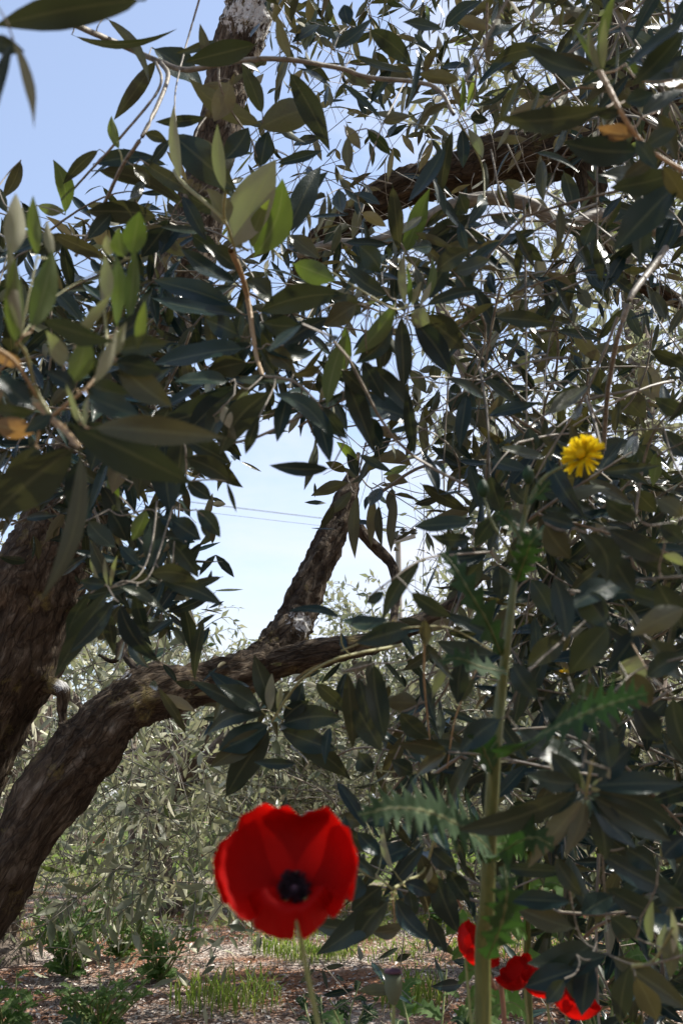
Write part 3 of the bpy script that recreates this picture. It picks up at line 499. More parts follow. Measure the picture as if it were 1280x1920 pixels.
# -- tree B (right)
spray(TB, 640, 0, 1.2, [(382, 112, 228, 82, 46, 'b'), (382, 108, 525, -8, 62, 'b'), (30, 95, 10, 5, 60, 'b'), (-30, 185, 125, 85, 58, 'b'), (100, 108, 268, 245, 80, 'd', -10), (45, 205, 258, 240, 30, 'b', 10), (445, 300, 285, 280, 58, 'u', -12), (-5, 308, 152, 462, 28, 'b'), (150, 460, 256, 430, 48, 'u'), (92, 482, 188, 578, 52, 'd'), (10, 470, 72, 558, 44, 'u'), (22, 510, 30, 645, 46, 'u'),
    (560, 240, 785, 195, 62, 'd', -12), (545, 152, 655, 72, 42, 'b'), (500, 332, 705, 205, 38, 'b', -8), (418, 478, 382, 770, 50, 'd', 10), (450, 480, 455, 635, 52, 'd'), (470, 478, 532, 602, 38, 's', -10), (480, 442, 552, 455, 38, 'd'), (440, 432, 455, 285, 22, 'g'), (470, 405, 498, 292, 22, 'g'), (500, 392, 635, 325, 24, 'd', 10), (535, 600, 545, 720, 24, 'u'),
    (190, 690, 202, 955, 62, 'd', -8), (235, 955, 296, 722, 76, 'g', 6), (75, 795, 168, 848, 46, 'u'), (440, 722, 470, 805, 48, 'b'), (470, 850, 552, 718, 48, 'b'), (268, 945, 485, 800, 88, 'd', -10), (300, 965, 475, 865, 66, 'd'), (655, 900, 755, 985, 56, 'd'), (780, 975, 838, 902, 36, 'd'), (905, 925, 942, 830, 58, 'b'), (830, 640, 862, 812, 66, 'd'), (742, 702, 800, 648, 44, 'd'), (1140, 870, 1152, 965, 36, 'b'), (1200, 965, 1285, 760, 42, 'b'), (602, 682, 682, 690, 36, 'u'), (380, 930, 540, 900, 60, 'd'), (560, 920, 680, 890, 50, 'b'), (1100, 900, 1090, 960, 50, 'u')],
    [(9, 0, (545, 10), (540, 170), (510, 240), (490, 380), (435, 450)), (9, 1, (435, 450), (500, 560), (530, 640), (535, 760)), (7, 0, (240, 300), (150, 480), (100, 620), (60, 740)), (7, 0, (560, 560), (600, 740), (680, 860), (700, 960)), (7, 0, (940, 430), (820, 600), (740, 780), (640, 940)), (6, 0, (720, 0), (715, 130)), (9, 0, (760, 240), (880, 370), (930, 440)), (6, 0, (620, 540), (690, 700), (720, 900)), (6, 0, (560, 700), (640, 860), (780, 880), (860, 960))], label='leafy branch with narrow leaves bunched on a pale bent stem')
spray(TB, 640, 0, .68, [(948, 272, 695, 165, 78, 'b', -16), (992, 402, 578, 445, 100, 'd', -8), (1122, 568, 838, 545, 118, 'd', 6), (1262, 645, 1005, 705, 98, 'd', -10), (1262, 690, 1030, 912, 128, 'b', 12), (1192, 588, 1060, 668, 56, 'd'), (1290, 105, 1098, 298, 86, 'b', -14), (1285, 75, 1055, 195, 60, 'b', -10), (1120, 305, 1295, 290, 58, 'b'), (1120, 442, 1295, 318, 66, 'b'), (1180, 420, 1255, 605, 68, 'd'), (1100, 505, 958, 478, 66, 'o', -6), (975, 275, 870, 95, 34, 'g'), (975, 275, 925, 100, 30, 's'), (978, 272, 986, 68, 34, 's'), (980, 275, 1012, -15, 44, 'g'), (1062, 240, 1112, 272, 44, 'g'), (1050, 420, 940, 420, 50, 'd'), (1130, 560, 1270, 480, 70, 'd'), (1060, 380, 1170, 360, 70, 'd'), (1200, 620, 1290, 760, 70, 'd'), (1100, 520, 1180, 640, 60, 'd'), (1000, 320, 900, 380, 40, 'u'), (1240, 300, 1290, 220, 60, 'd')],
    [(22, 2, (965, 268), (1000, 330), (1045, 420), (1110, 515), (1180, 580), (1300, 650)), (10, 1, (965, 268), (960, 200))], 'peachtwig', label='near leafy branch with a yellowish shoot at the upper right')
spray(TB, 640, 480, .95, [(178, 150, 12, 12, 66, 'b', -16), (240, 195, 228, -15, 34, 's'), (255, 190, 272, 35, 24, 'g'), (262, 190, 300, 95, 22, 's'), (300, 180, 345, -10, 34, 'g', 14), (290, 185, 338, 95, 26, 's', 10), (205, 165, 40, 375, 68, 'g', -22), (0, 455, 14, 265, 54, 'g'), (310, 190, 538, 122, 46, 'd', -6), (268, 238, 418, 445, 96, 'd', -8), (300, 218, 455, 345, 116, 'd', -10), (222, 225, 238, 505, 74, 'd'), (195, 262, 58, 405, 76, 'd'), (105, 405, 288, 602, 84, 'd', 8), (75, 388, 152, 545, 66, 'd'), (-5, 425, 110, 530, 70, 'd'), (8, 430, 155, 742, 86, 'b', 20), (-5, 562, 292, 638, 98, 'b', -8), (60, 600, 145, 725, 76, 'b'), (260, 210, 330, 250, 80, 's'), (60, 180, -60, 260, 90, 'd'), (80, 220, -40, 160, 80, 'd'), (150, 60, 60, -40, 80, 'd'), (350, 60, 480, -20, 80, 'd'), (400, 30, 330, 160, 80, 'd'), (420, 60, 560, 30, 70, 'b'), (480, 160, 450, 40, 70, 'd'), (180, 320, 160, 420, 50, 'd')],
    [(9, 1, (250, 190), (200, 200), (140, 170), (60, 120), (-40, 60)), (7, 0, (250, 190), (240, 280)), (7, 0, (100, 180), (90, 300), (100, 400)), (6, 0, (0, 300), (20, 430), (0, 560))], label='leafy branch with a tuft of pale young leaves at its centre')
spray(TB, 640, 480, 1.75, [(308, 560, 320, 785, 40, 'u'), (468, 645, 352, 762, 84, 'u', -14), (552, 852, 360, 748, 54, 'd', -8), (392, 575, 396, 672, 62, 'u'), (522, 505, 532, 668, 60, 'u'), (470, 465, 486, 645, 62, 'd'), (430, 470, 398, 592, 64, 'd'), (505, 390, 492, 525, 58, 'b'), (255, 425, 322, 512, 54, 'u'), (472, 175, 532, 345, 48, 'u', 20), (655, 242, 520, 215, 56, 'u'), (765, 190, 735, 262, 62, 'd'), (268, 790, 128, 775, 56, 'u', 26), (188, 870, 182, 965, 40, 'u'), (805, 385, 700, 280, 78, 'u', 10), (870, 255, 972, 405, 64, 'u'), (918, -10, 990, 155, 66, 'd'), (955, -10, 1005, 105, 44, 'g'), (705, 372, 640, 430, 54, 's'), (1010, 478, 1135, 615, 98, 'u', -10), (1120, 398, 1192, 545, 86, 'u'), (965, 418, 972, 545, 66, 'd'), (540, 420, 642, 525, 64, 'u'), (818, 548, 812, 685, 40, 'd'), (895, 548, 912, 668, 56, 'd'), (350, 470, 344, 410, 50, 'd'), (600, 480, 570, 600, 50, 'u'), (700, 500, 640, 620, 50, 'd'), (680, 640, 660, 720, 50, 'u'), (720, 640, 735, 750, 66, 'b'), (560, 260, 620, 180, 50, 'u'), (770, 90, 740, 0, 40, 'u'), (880, 120, 930, 200, 50, 'u'), (540, 150, 560, 60, 46, 'd'), (640, 160, 700, 210, 46, 'u')],
    [(13, 0, (130, 900), (250, 815), (330, 782), (400, 770), (520, 768), (620, 768), (690, 722), (745, 640), (765, 540), (800, 450), (810, 320), (790, 200), (820, 70), (870, -80)), (7, 0, (570, 50), (620, 150), (640, 250), (700, 300)), (4, 0, (190, 860), (300, 890), (400, 880), (480, 855)), (8, 0, (900, 0), (830, 200), (760, 380), (620, 480), (540, 560), (470, 600)), (7, 0, (440, 480), (600, 400), (720, 220), (760, 60))], label='thin leafy branch curving across the middle of the view')
spray(TB, 640, 480, 1.0, [(1292, 590, 1178, 535, 66, 'd'), (1292, 415, 1162, 345, 66, 'd'), (950, 752, 740, 735, 64, 'b', -8), (920, 735, 1112, 685, 76, 'd'), (962, 800, 1185, 790, 68, 'd'), (975, 820, 768, 850, 60, 'd', -8), (925, 915, 728, 868, 66, 'b', -10), (555, 820, 602, 965, 70, 'd'), (720, 740, 702, 640, 60, 'b'), (700, 930, 630, 855, 60, 'd'), (1000, 740, 1080, 850, 70, 'd'), (1100, 700, 1200, 800, 60, 'd'), (1100, 880, 1180, 960, 80, 'd'), (1000, 880, 1080, 960, 80, 'd'), (880, 700, 800, 640, 50, 'd'), (1180, 730, 1170, 860, 50, 'g'), (1200, 650, 1290, 760, 70, 'd')],
    [(26, 0, (1215, -30), (1150, 60), (1085, 150), (1035, 300), (1005, 450), (988, 600), (980, 770)), (10, 0, (960, 960), (1130, 800), (1200, 740), (1300, 690)), (12, 0, (1100, 970), (1130, 780), (1170, 660), (1230, 590), (1300, 540)), (9, 0, (660, 700), (800, 670), (1000, 660), (1290, 640)), (8, 0, (1200, 620), (1240, 760), (1290, 850))])
spray(TB, 640, 960, .82, [(492, 42, 268, 32, 64, 'b', -14), (492, 95, 332, 102, 58, 'd', -12), (560, 138, 348, 168, 74, 'd', -16), (300, 178, 152, 405, 64, 'd', 16), (255, 298, 415, 405, 66, 'd', -8), (582, 532, 355, 485, 76, 'd', -8), (180, 402, -10, 408, 64, 'b', -8), (275, 430, 55, 488, 88, 'd', -8), (535, 170, 398, 302, 86, 'd'), (590, 8, 498, 138, 70, 'd'), (22, 590, 48, 905, 66, 'd'), (120, 560, 150, 835, 88, 'd', 6), (50, 718, 155, 892, 98, 'd'), (62, 615, 102, 795, 56, 'd'), (288, 722, 155, 718, 76, 'u', 8), (218, 748, 325, 845, 76, 'd'), (455, 540, 440, 725, 76, 'd'), (720, 388, 732, 545, 44, 'd'), (705, 248, 792, 405, 84, 'd'), (590, 200, 600, 330, 80, 'd'), (310, 400, 320, 500, 50, 'd'), (320, 500, 440, 620, 40, 'b'), (400, 560, 340, 700, 40, 's'), (500, 620, 430, 720, 40, 'd'), (380, 380, 560, 470, 50, 'd'), (640, 350, 560, 480, 80, 'd'), (700, 80, 620, 200, 90, 'd'), (560, 20, 720, 60, 90, 'd'), (160, 300, 90, 340, 40, 'd')],
    [(9, 0, (560, 150), (420, 160), (300, 180), (180, 260), (100, 320)), (7, 1, (0, 520), (180, 450), (300, 430), (420, 440), (580, 530)), (8, 0, (0, 600), (120, 570), (230, 560), (300, 520)), (8, 2, (310, 480), (310, 640), (325, 800), (340, 960)), (7, 2, (520, 560), (430, 760), (395, 960))], label='leafy branch hanging in dark bunches right of the low limb')
spray(TB, 640, 960, .62, [(905, 75, 985, 258, 118, 'd', -28), (795, 240, 835, 478, 88, 'd'), (985, 60, 1245, 218, 98, 'd', -16), (1085, 168, 1248, 245, 60, 'd'), (1062, 265, 848, 382, 96, 'b'), (838, 462, 695, 578, 96, 'd'), (1005, 425, 855, 608, 124, 'd'), (1050, 285, 1265, 345, 64, 'd'), (1295, 360, 1105, 475, 98, 'u', 10), (1115, 440, 985, 605, 96, 'd'), (1040, 565, 1140, 615, 96, 's', -10), (1185, 48, 1295, 120, 78, 'd'), (1138, 622, 1295, 535, 86, 'd'), (1200, 160, 1295, 205, 36, 's'), (600, 775, 448, 902, 96, 'd'), (660, 812, 885, 965, 116, 'b'), (1005, 965, 985, 795, 96, 'd'), (1240, 688, 1295, 905, 96, 'd'), (850, 620, 960, 760, 110, 'd'), (900, 300, 1000, 430, 120, 'd'), (1060, 600, 1180, 740, 110, 'd'), (1160, 480, 1290, 620, 110, 'd'), (1100, 720, 1200, 860, 110, 'd'), (920, 700, 1040, 820, 100, 'd'), (760, 700, 840, 830, 100, 'd'), (760, 40, 860, 180, 100, 'd'), (1010, 150, 1100, 300, 100, 'd'), (1180, 260, 1290, 440, 110, 'd'), (640, 560, 740, 700, 90, 'd'), (880, 60, 740, 20, 80, 'd'), (1110, 30, 980, -40, 80, 'd'), (1280, 20, 1180, -60, 80, 'd')],
    [(9, 0, (1300, 240), (1060, 270), (900, 420), (700, 600), (620, 760)), (8, 0, (1300, 540), (1100, 600), (960, 760), (900, 960)), (8, 2, (1080, 480), (1160, 620))], label='closest leafy branch at the right, in deep shade')
spray(TB, 640, 1440, .68, [(912, 112, 698, 352, 80, 'u', 10), (915, 118, 818, 315, 70, 'u', -8), (925, 112, 1085, 305, 88, 'd', -10), (930, 100, 1235, 275, 108, 'd', -12), (900, 92, 635, 150, 80, 'd', -8), (885, 82, 425, 205, 96, 'd', -10), (940, 90, 1255, 205, 80, 'd', -10), (930, 70, 1290, 50, 90, 'd', -10), (950, 130, 985, 350, 88, 'd'), (920, 92, 878, -8, 24, 's', -12), (930, 92, 1002, -8, 24, 's', 22), (915, 90, 850, 20, 20, 's', -10), (935, 85, 980, 30, 18, 's'), (900, 80, 780, -60, 90, 'd'), (960, 60, 1080, -80, 90, 'd'), (880, 60, 700, 20, 80, 'd'),
    (970, 318, 1245, 468, 98, 'd', -14), (845, 388, 588, 372, 58, 'd'), (985, 448, 1215, 565, 86, 'd', -10), (865, 502, 600, 478, 74, 'd', -8), (875, 602, 648, 518, 86, 'd', -10), (800, 330, 905, 485, 66, 'd'), (885, 755, 688, 822, 98, 'd', -8), (955, 650, 698, 742, 108, 'd', -14), (1005, 700, 718, 762, 88, 'd'), (1000, 700, 1295, 905, 98, 'd', -10), (1080, 738, 1038, 970, 88, 'b'), (835, 790, 768, 885, 66, 'b'), (1222, 600, 1232, 805, 66, 'u', -10), (1162, 662, 1166, 498, 38, 's', -8), (1190, 702, 1212, 585, 38, 's', 6), (1240, 700, 1235, 540, 30, 's'), (1100, 640, 1010, 560, 90, 'd'), (880, 700, 870, 860, 100, 'd'), (930, 720, 900, 930, 100, 'd'), (1060, 300, 1180, 380, 90, 'd'), (1120, 560, 1290, 640, 90, 'd'), (1020, 480, 900, 560, 90, 'd'), (1100, 780, 1180, 960, 90, 'd'), (1200, 340, 1290, 260, 90, 'd'), (1180, 440, 1290, 520, 80, 'd')],
    [(16, 1, (940, -30), (925, 40), (915, 105)), (9, 0, (1290, 700), (1120, 740), (1000, 700), (900, 640), (860, 500)), (8, 0, (960, 180), (975, 320), (985, 450), (1000, 700)), (14, 1, (1090, 745), (1170, 720), (1240, 600))], label='leafy branch with one star of long drooping leaves, low at the right')
spray(TB, 640, 1440, .95, [(190, 470, -78, 682, 98, 'd', -14), (182, 495, 38, 675, 94, 'd', 12), (200, 485, 325, 645, 76, 'b', 14), (155, 440, 38, 528, 96, 'd'), (130, 418, 28, 325, 40, 'd'), (290, 308, 332, 565, 86, 'd'), (330, 555, 388, 692, 66, 'd'), (350, 398, 435, 625, 98, 'd', 8), (250, 458, 272, 565, 56, 'd'), (200, 390, 158, 215, 28, 's', -10), (160, 425, 45, 365, 26, 's'), (262, 298, 128, 352, 76, 'd'), (295, 440, 330, 360, 22, 's', 14), (230, 430, 340, 480, 60, 'd'), (60, 400, 40, 500, 80, 'd'), (400, 380, 480, 500, 80, 'd'), (150, 330, 60, 240, 60, 'd'), (120, 10, 60, -60, 80, 'd'), (270, 20, 180, -30, 70, 'd'), (300, 100, 370, 20, 60, 'd'), (90, 200, -10, 180, 60, 'd'), (330, 300, 420, 380, 80, 'd')],
    [(14, 1, (190, 455), (240, 425), (310, 380), (345, 250), (330, 100), (300, -40)), (9, 1, (190, 455), (130, 400)), (8, 0, (345, 250), (360, 330), (380, 420)), (8, 2, (190, 470), (200, 580))], 'greentwig', label='leafy branch in dark star shaped bunches just right of the big poppy')

spray(TB, 640, 960, 1.7, [(62, -70, 55, 172, 46, 'u'), (118, -60, 106, 128, 42, 'u'), (140, -30, 150, 130, 34, 'u'), (200, -70, 178, 152, 44, 'u'), (30, -110, -110, -60, 44, 'u', 10), (20, -150, -60, -190, 40, 'd'), (60, -130, 20, -220, 40, 'd'), (90, -150, 180, -220, 44, 'u'), (40, -80, -40, 10, 40, 'u'), (60, -180, -20, -260, 40, 'g'), (160, -130, 250, -110, 40, 'u'), (120, -200, 190, -290, 40, 'd')],
    [(7, 0, (90, -260), (70, -150), (110, -90), (160, -110), (200, -75)), (5, 0, (110, -90), (130, -50))], label='small olive brown leaves hanging in a row beside the upright limb')
# ------------------------------------------------------------------ crowns of the two big trees (the many smaller leaves)
def crown(parent, layer, n, dlo, dhi, x0, x1, y0, y1, leaf, kind, mats, gain=1.0, seed=1, wid=.23, Lr=(.16, .34), rad=.0016, name='crown', droop=.35, outk=None, young=.03, nb=0.0):
    rng = np.random.default_rng(seed); mb = MB()
    px = rng.uniform(x0, x1, n); py = rng.uniform(y0, y1, n); d = rng.uniform(dlo, dhi, n); S = P(px, py, d); ok = S[:, 2] > .15; S = S[ok]; n = len(S)
    D = rng.normal(size=(n, 3)) * np.array([1, 1, .7]) + np.array([0, 0, -.05]); Ls = rng.uniform(*Lr, n)
    cnt = gen_twigs(mb, S, D, Ls, 9, leaf, wid, droop, kind, 0, 2, keeper(layer, gain), rad, young, rng, True, .6, nb)
    print(name, 'leaves', cnt)
    return mb
mb = crown(TA, GM, 330, 1.5, 3.0, -150, 640, -150, 1250, .062, 'mid', None, .9, 21, wid=.27, rad=.0009)
mb.build('crown', [M['leaf'], M['young'], M['twig']], TA)
mb = crown(TB, GM, 850, 1.5, 3.0, 500, 1400, -200, 1950, .062, 'mid', None, .64, 22, wid=.27, rad=.0009)
# the part of this crown above and right of the view, which shades the leaves and the flowers nearby
rng = np.random.default_rng(5); n = 420
S = np.stack([rng.uniform(.9, 3.0, n), rng.uniform(.0, 3.0, n), rng.uniform(1.1, 3.0, n)], 1)
px, py, d = proj(S); out = (d < .3) | (px > 1330) | (py < -60); S = S[out]
gen_twigs(mb, S, rng.normal(size=(len(S), 3)), rng.uniform(.25, .45, len(S)), 9, .06, .25, .4, 'mid', 0, 2, lambda p, r, a=0: np.where((lambda q: (q[2] > .1) & (q[0] > -60) & (q[0] < 1330) & (q[1] > -60))(proj(p)), False, True), .0016, .03, rng)
# and above and behind the camera, unseen boughs added to darken leaves facing it
n = 1500; S = np.stack([rng.uniform(-2.2, 2.4, n), rng.uniform(-2.0, .9, n), rng.uniform(.5, 2.6, n)], 1); S = S[(S[:, 2] > 1.25) | (S[:, 1] < -.7)]; px, py, d = proj(S); S = S[(d < .15) | (py < -260) | (px < -200) | (px > 1480)]
gen_twigs(mb, S, rng.normal(size=(len(S), 3)), rng.uniform(.25, .45, len(S)), 9, .06, .27, .4, 'lo', 0, 2, lambda p, r, a=0: np.where((lambda q: (q[2] > .1) & (q[0] > -60) & (q[0] < 1330) & (q[1] > -60))(proj(p)), False, True), .0016, .0, rng)
mb.build('crown', [M['leaf'], M['young'], M['twig']], TB)
# denser shaded inner foliage nearer by: left mass and right side
mb = crown(TA, GN, 270, 1.1, 1.7, -150, 640, 250, 1250, .06, 'hi', None, 1.2, 25, young=.0, name='inner', nb=1.3); mb.build('inner_crown', [M['leaf'], M['young'], M['twig']], TA)
mb = crown(TB, GN, 420, .95, 1.7, 560, 1400, -100, 2000, .062, 'hi', None, 1.0, 26, young=.0, name='inner', nb=1.3); mb.build('inner_crown', [M['leaf'], M['young'], M['twig']], TB)

# ------------------------------------------------------------------ the trees behind
def back_tree(px, d, spread, label, seed, stems, bark='barkC', dead=False):
    """olive tree whose trunk stands at pixel column px and depth d; its crown mesh is added by the caller"""
    b = P(px, 1500, d); b[2] = ground_h(b[0], b[1]) - .03
    t = empty('olive_tree', b, label, 'olive tree', 'olive trees in the grove behind')
    mb = MB()
    for i, q in enumerate(stems):
        rows = [(b[0] + x, b[1] + y, b[2] + z, r) for x, y, z, r in q]
        (bark_ := globals()['bark'])(mb, rows, 1.3, 22, .04, seed * 5 + i)
        if i == 0: mb.build('trunk', M[bark], t); mb = MB()
    if mb.v: mb.build('limb', M[bark], t)
    return t
t1 = back_tree(14, 3.9, 1, 'olive tree with gnarled pale trunk at the lower left, behind the low limb', 31,
    [[(0, 0, 0, .15), (-.02, 0, .12, .10), (.02, .0, .3, .085), (-.03, .05, .6, .075), (.05, .1, 1.0, .06), (.0, .1, 1.5, .04)], [(.0, 0, .5, .05), (.3, .05, .85, .04), (.7, .1, 1.1, .025), (1.1, .1, 1.2, .012)], [(-.02, 0, .7, .045), (-.3, .2, 1.1, .03), (-.6, .3, 1.4, .015)]])
mb = crown(t1, GR, 760, 2.7, 4.0, -250, 520, 900, 1800, .060, 'mid', None, .9, 41, wid=.27, rad=.0016, droop=.6, Lr=(.25, .5)); mb.build('crown', [M['far_leaf'], M['young'], M['fartwig']], t1)
t2 = back_tree(1240, 3.7, 1, 'tall olive tree behind the right side, grey green leaves reaching the top', 32,
    [[(0, 0, 0, .17), (.02, 0, .4, .12), (-.05, 0, .9, .10), (.0, .1, 1.6, .08), (.1, .1, 2.4, .05), (.05, .1, 3.2, .03)], [(-.04, 0, .8, .07), (-.35, .1, 1.4, .05), (-.6, .1, 2.2, .035), (-.8, .2, 2.9, .015)], [(0, .1, 1.4, .05), (.4, .2, 2.0, .035), (.6, .2, 2.9, .015)]])
mb = crown(t2, GR, 1650, 2.9, 4.1, 700, 1450, -60, 1780, .060, 'mid', None, .66, 42, wid=.27, rad=.0011, Lr=(.25, .5)); mb.build('crown', [M['far_leaf'], M['young'], M['fartwig']], t2)

def round_tree(px, d, h, rad, z0, label, seed, n, leaf=.058, kind='lo', lr=(.25, .5)):
    rng = np.random.default_rng(seed); j = lambda s: float(rng.normal() * s)
    t = back_tree(px, d, 1, label, seed, [[(0, 0, 0, .15), (j(.05), 0, .3, .11), (j(.08), j(.05), .7, .09), (j(.12), j(.1), 1.2, .06)]] +
        [[(j(.02), 0, .55, .06), (math.cos(a) * rad * .35, math.sin(a) * rad * .35, .55 + (h - .55) * .4, .04), (math.cos(a) * rad * .6, math.sin(a) * rad * .6, h * .8, .015)] for a in (rng.uniform(0, 1) + k * 1.57 for k in range(4))])
    b = np.array(t.location); zc = (h + z0) / 2; rz = (h - z0) / 2
    cc = nrm(rng.normal(size=(34, 3))); v = nrm(cc[rng.integers(0, 34, n)] + rng.normal(size=(n, 3)) * .20); rr = rng.uniform(.2, 1, n) ** .5
    lump = 1 + .18 * np.sin(v[:, 0] * 5 + seed) * np.sin(v[:, 1] * 6 + 1) + .1 * np.sin(v[:, 2] * 9 + v[:, 0] * 7)
    S = b + np.array([0, 0, zc]) + v * rr[:, None] * lump[:, None] * np.array([rad, rad, rz]); D = v * np.array([.9, .9, .5]) + rng.normal(size=(n, 3)) * .5 + np.array([0, 0, .35])
    ok = S[:, 2] > .1; S = S[ok]; D = D[ok]; mb = MB()
    gen_twigs(mb, S, D, rng.uniform(*lr, len(S)), 9, leaf, .38, .45, kind, 0, 2, lambda p, r, a=0: p[:, 2] > .08, .0022, .03, rng)
    mb.build('crown', [M['far_leaf'], M['young'], M['fartwig']], t); return t
round_tree(300, 5.6, 1.62, 1.05, .22, 'rounded olive tree behind the low limb, at the left of the grove', 51, 620)
round_tree(560, 6.6, 1.75, 1.15, .42, 'rounded olive tree beyond the fork of the low limb', 52, 620)
round_tree(800, 5.8, 1.85, 1.05, .50, 'rounded olive tree in front of the utility pole', 53, 620)
round_tree(1060, 6.0, 2.3, 1.2, .3, 'rounded olive tree seen behind the thistle stalk', 54, 620)
round_tree(-60, 7.8, 2.4, 1.4, .3, 'rounded olive tree behind the leaning left trunk', 55, 500)
round_tree(1380, 8.0, 2.8, 1.5, .3, 'rounded olive tree just beyond the right edge of the view', 56, 350)
far = [(150, 13.5), (430, 14.5), (660, 13.0), (900, 14.0), (1130, 13.5), (40, 20), (330, 21), (560, 20), (760, 21), (980, 20), (1220, 21)]
FL2 = ['behind the leaning left trunk', 'behind the hanging twigs left of the poppy', 'behind the fork of the low limb', 'hidden behind the utility pole', 'behind the thistle leaves', 'at the right edge of the view']
fl = ['left of the pole and behind the low limb', 'straight behind the big poppy', 'just left of the utility pole', 'right of the utility pole', 'behind the thistle stalk']
for i, (px, d) in enumerate(far):
    lab = ('pale far olive tree, ' + fl[i]) if i < 5 else 'far row olive tree ' + FL2[i - 5]
    t = round_tree(px, d, 2.5 + .3 * math.sin(i * 2.1), 1.6 + (.3 if i > 4 else 0), .2, lab, 70 + i, 300, .085 if i < 5 else .12, 'lo', (.35, .7))
    if i > 4: t['group'] = 'olive trees of the farthest row'
# ------------------------------------------------------------------ utility pole and wires
pm = stem_mat('weathered grey pole wood', (.20, .17, .15), (.33, .29, .26), 8, .85)
sm, N_, L_ = mat('dark ceramic'); b_ = N_('ShaderNodeBsdfPrincipled'); b_.inputs['Base Color'].default_value = (.02, .018, .02, 1); b_.inputs['Roughness'].default_value = .25; o_ = N_('ShaderNodeOutputMaterial'); L_(b_.outputs[0], o_.inputs[0])
PB = P(754, 1500, 28.0); PB[2] = 0.0
pole = empty('utility_pole', PB, 'distant grey utility pole with a tilted crossarm and dark insulators above the olive trees', 'utility pole')
def PQ(px, py, dy=0.0):
    r = P(px, py, 1.0) - CAM; return CAM + r * ((PB[1] + dy) / r[1])
top = PQ(756, 1003); top[0] = PB[0]; PB[0] = top[0]
mb = MB(); add_stems(mb, np.array([[PB, (PB + top) / 2, top]]), np.array([[.125, .10, .08]]), 14, 0)
add_stems(mb, np.array([[top, top + Z * .001]]), np.array([[.08, .001]]), 14, 0); mb.build('post', pm, pole)
def box(mb, c, ax, hx, hy, hz, bev=.012):
    ax = nrm(np.array(ax, float)); ay = nrm(np.cross(Z, ax)); az = np.cross(ax, ay)
    V = []; 
    for s in (-1, 1):
        for (u, w) in ((-1 + bev / hy, -1), (1 - bev / hy, -1), (1, -1 + bev / hz), (1, 1 - bev / hz), (1 - bev / hy, 1), (-1 + bev / hy, 1), (-1, 1 - bev / hz), (-1, -1 + bev / hz)):
            V.append(np.array(c) + ax * hx * s + ay * hy * u + az * hz * w)
    F = [[i, (i + 1) % 8, 8 + (i + 1) % 8, 8 + i] for i in range(8)]
    mb.add(V, F, None, 0, False); mb.add(V, [list(range(7, -1, -1)), list(range(8, 16))], None, 0, False)
ca = PQ(735, 1017, -.16); cb = PQ(778, 1005, -.16); mb = MB(); box(mb, (ca + cb) / 2, cb - ca, np.linalg.norm(cb - ca) / 2, .05, .06); mb.build('crossarm', pm, pole)
ins = [PQ(756, 1003), PQ(775, 1004, -.16), PQ(738, 1014, -.16)]
ins_top = []
for p in ins[:2] + [ins[2]]:
    h = np.array([0, .05, .06, .10, .12, .15, .17, .20, .22, .26, .28]); r = np.array([.02, .02, .09, .13, .05, .05, .12, .10, .05, .05, .01])
    mb = MB(); add_stems(mb, np.array([[p + Z * (k - .02) for k in h]]), r[None, :], 14, 0); mb.build('insulator', sm, pole); ins_top.append(p + Z * .22)
wm = stem_mat('dark wire', (.05, .05, .055), (.08, .08, .09), 3, .5)
dirw = nrm(np.array([-4.96, -3.1, 0.0]))
for i, p in enumerate(ins_top):
    mb = MB(); s = np.linspace(0, 60, 70); q = p[None, :] + dirw[None, :] * s[:, None] + Z[None, :] * (-.9 * 4 * (s / 60 * (1 - s / 60)) + s / 60 * .6)[:, None]
    add_stems(mb, q[None], np.full((1, 70), .0055), 6, 0)
    tag(mb.build('overhead_wire', wm, None, p), ['overhead wire running left from the top of the utility pole', 'overhead wire running left from the right end of the crossarm', 'overhead wire running left from the left end of the crossarm'][i], 'wire', 'overhead wires')

# ------------------------------------------------------------------ poppies
def petal_mat(name, c, tcol):
    m, N, L = mat(name); uv = N('ShaderNodeUVMap'); sp = N('ShaderNodeSeparateXYZ'); L(uv.outputs[0], sp.inputs[0])
    mp = N('ShaderNodeMapping'); mp.inputs['Scale'].default_value = (40, 1.5, 1); L(uv.outputs[0], mp.inputs[0])
    n = N('ShaderNodeTexNoise'); n.inputs['Scale'].default_value = 2.0; n.inputs['Detail'].default_value = 4; L(mp.outputs[0], n.inputs['Vector'])
    r = ramp(N, [(.3, tuple(x * .72 for x in c)), (.7, c)]); L(n.outputs[0], r.inputs[0])
    k = N('ShaderNodeMapRange'); k.inputs[1].default_value = .10; k.inputs[2].default_value = .2; k.inputs[3].default_value = 1; k.inputs[4].default_value = 0; L(sp.outputs[1], k.inputs[0])
    mx = N('ShaderNodeMix', data_type='RGBA'); L(k.outputs[0], mx.inputs['Factor']); L(r.outputs[0], mx.inputs['A']); mx.inputs['B'].default_value = (.015, .004, .01, 1)
    b = N('ShaderNodeBsdfPrincipled'); L(mx.outputs['Result'], b.inputs['Base Color']); b.inputs['Roughness'].default_value = .6; b.inputs['Specular IOR Level'].default_value = .15
    bp = N('ShaderNodeBump'); bp.inputs['Strength'].default_value = .35; bp.inputs['Distance'].default_value = .002; L(n.outputs[0], bp.inputs['Height']); L(bp.outputs[0], b.inputs['Normal'])
    t = N('ShaderNodeBsdfTranslucent'); mt = N('ShaderNodeMix', data_type='RGBA'); L(k.outputs[0], mt.inputs['Factor']); mt.inputs['A'].default_value = (*tcol, 1); mt.inputs['B'].default_value = (.05, 0, 0, 1); L(mt.outputs['Result'], t.inputs[0])
    ms = N('ShaderNodeMixShader'); ms.inputs[0].default_value = .5; L(b.outputs[0], ms.inputs[1]); L(t.outputs[0], ms.inputs[2]); o = N('ShaderNodeOutputMaterial'); L(ms.outputs[0], o.inputs[0]); return m
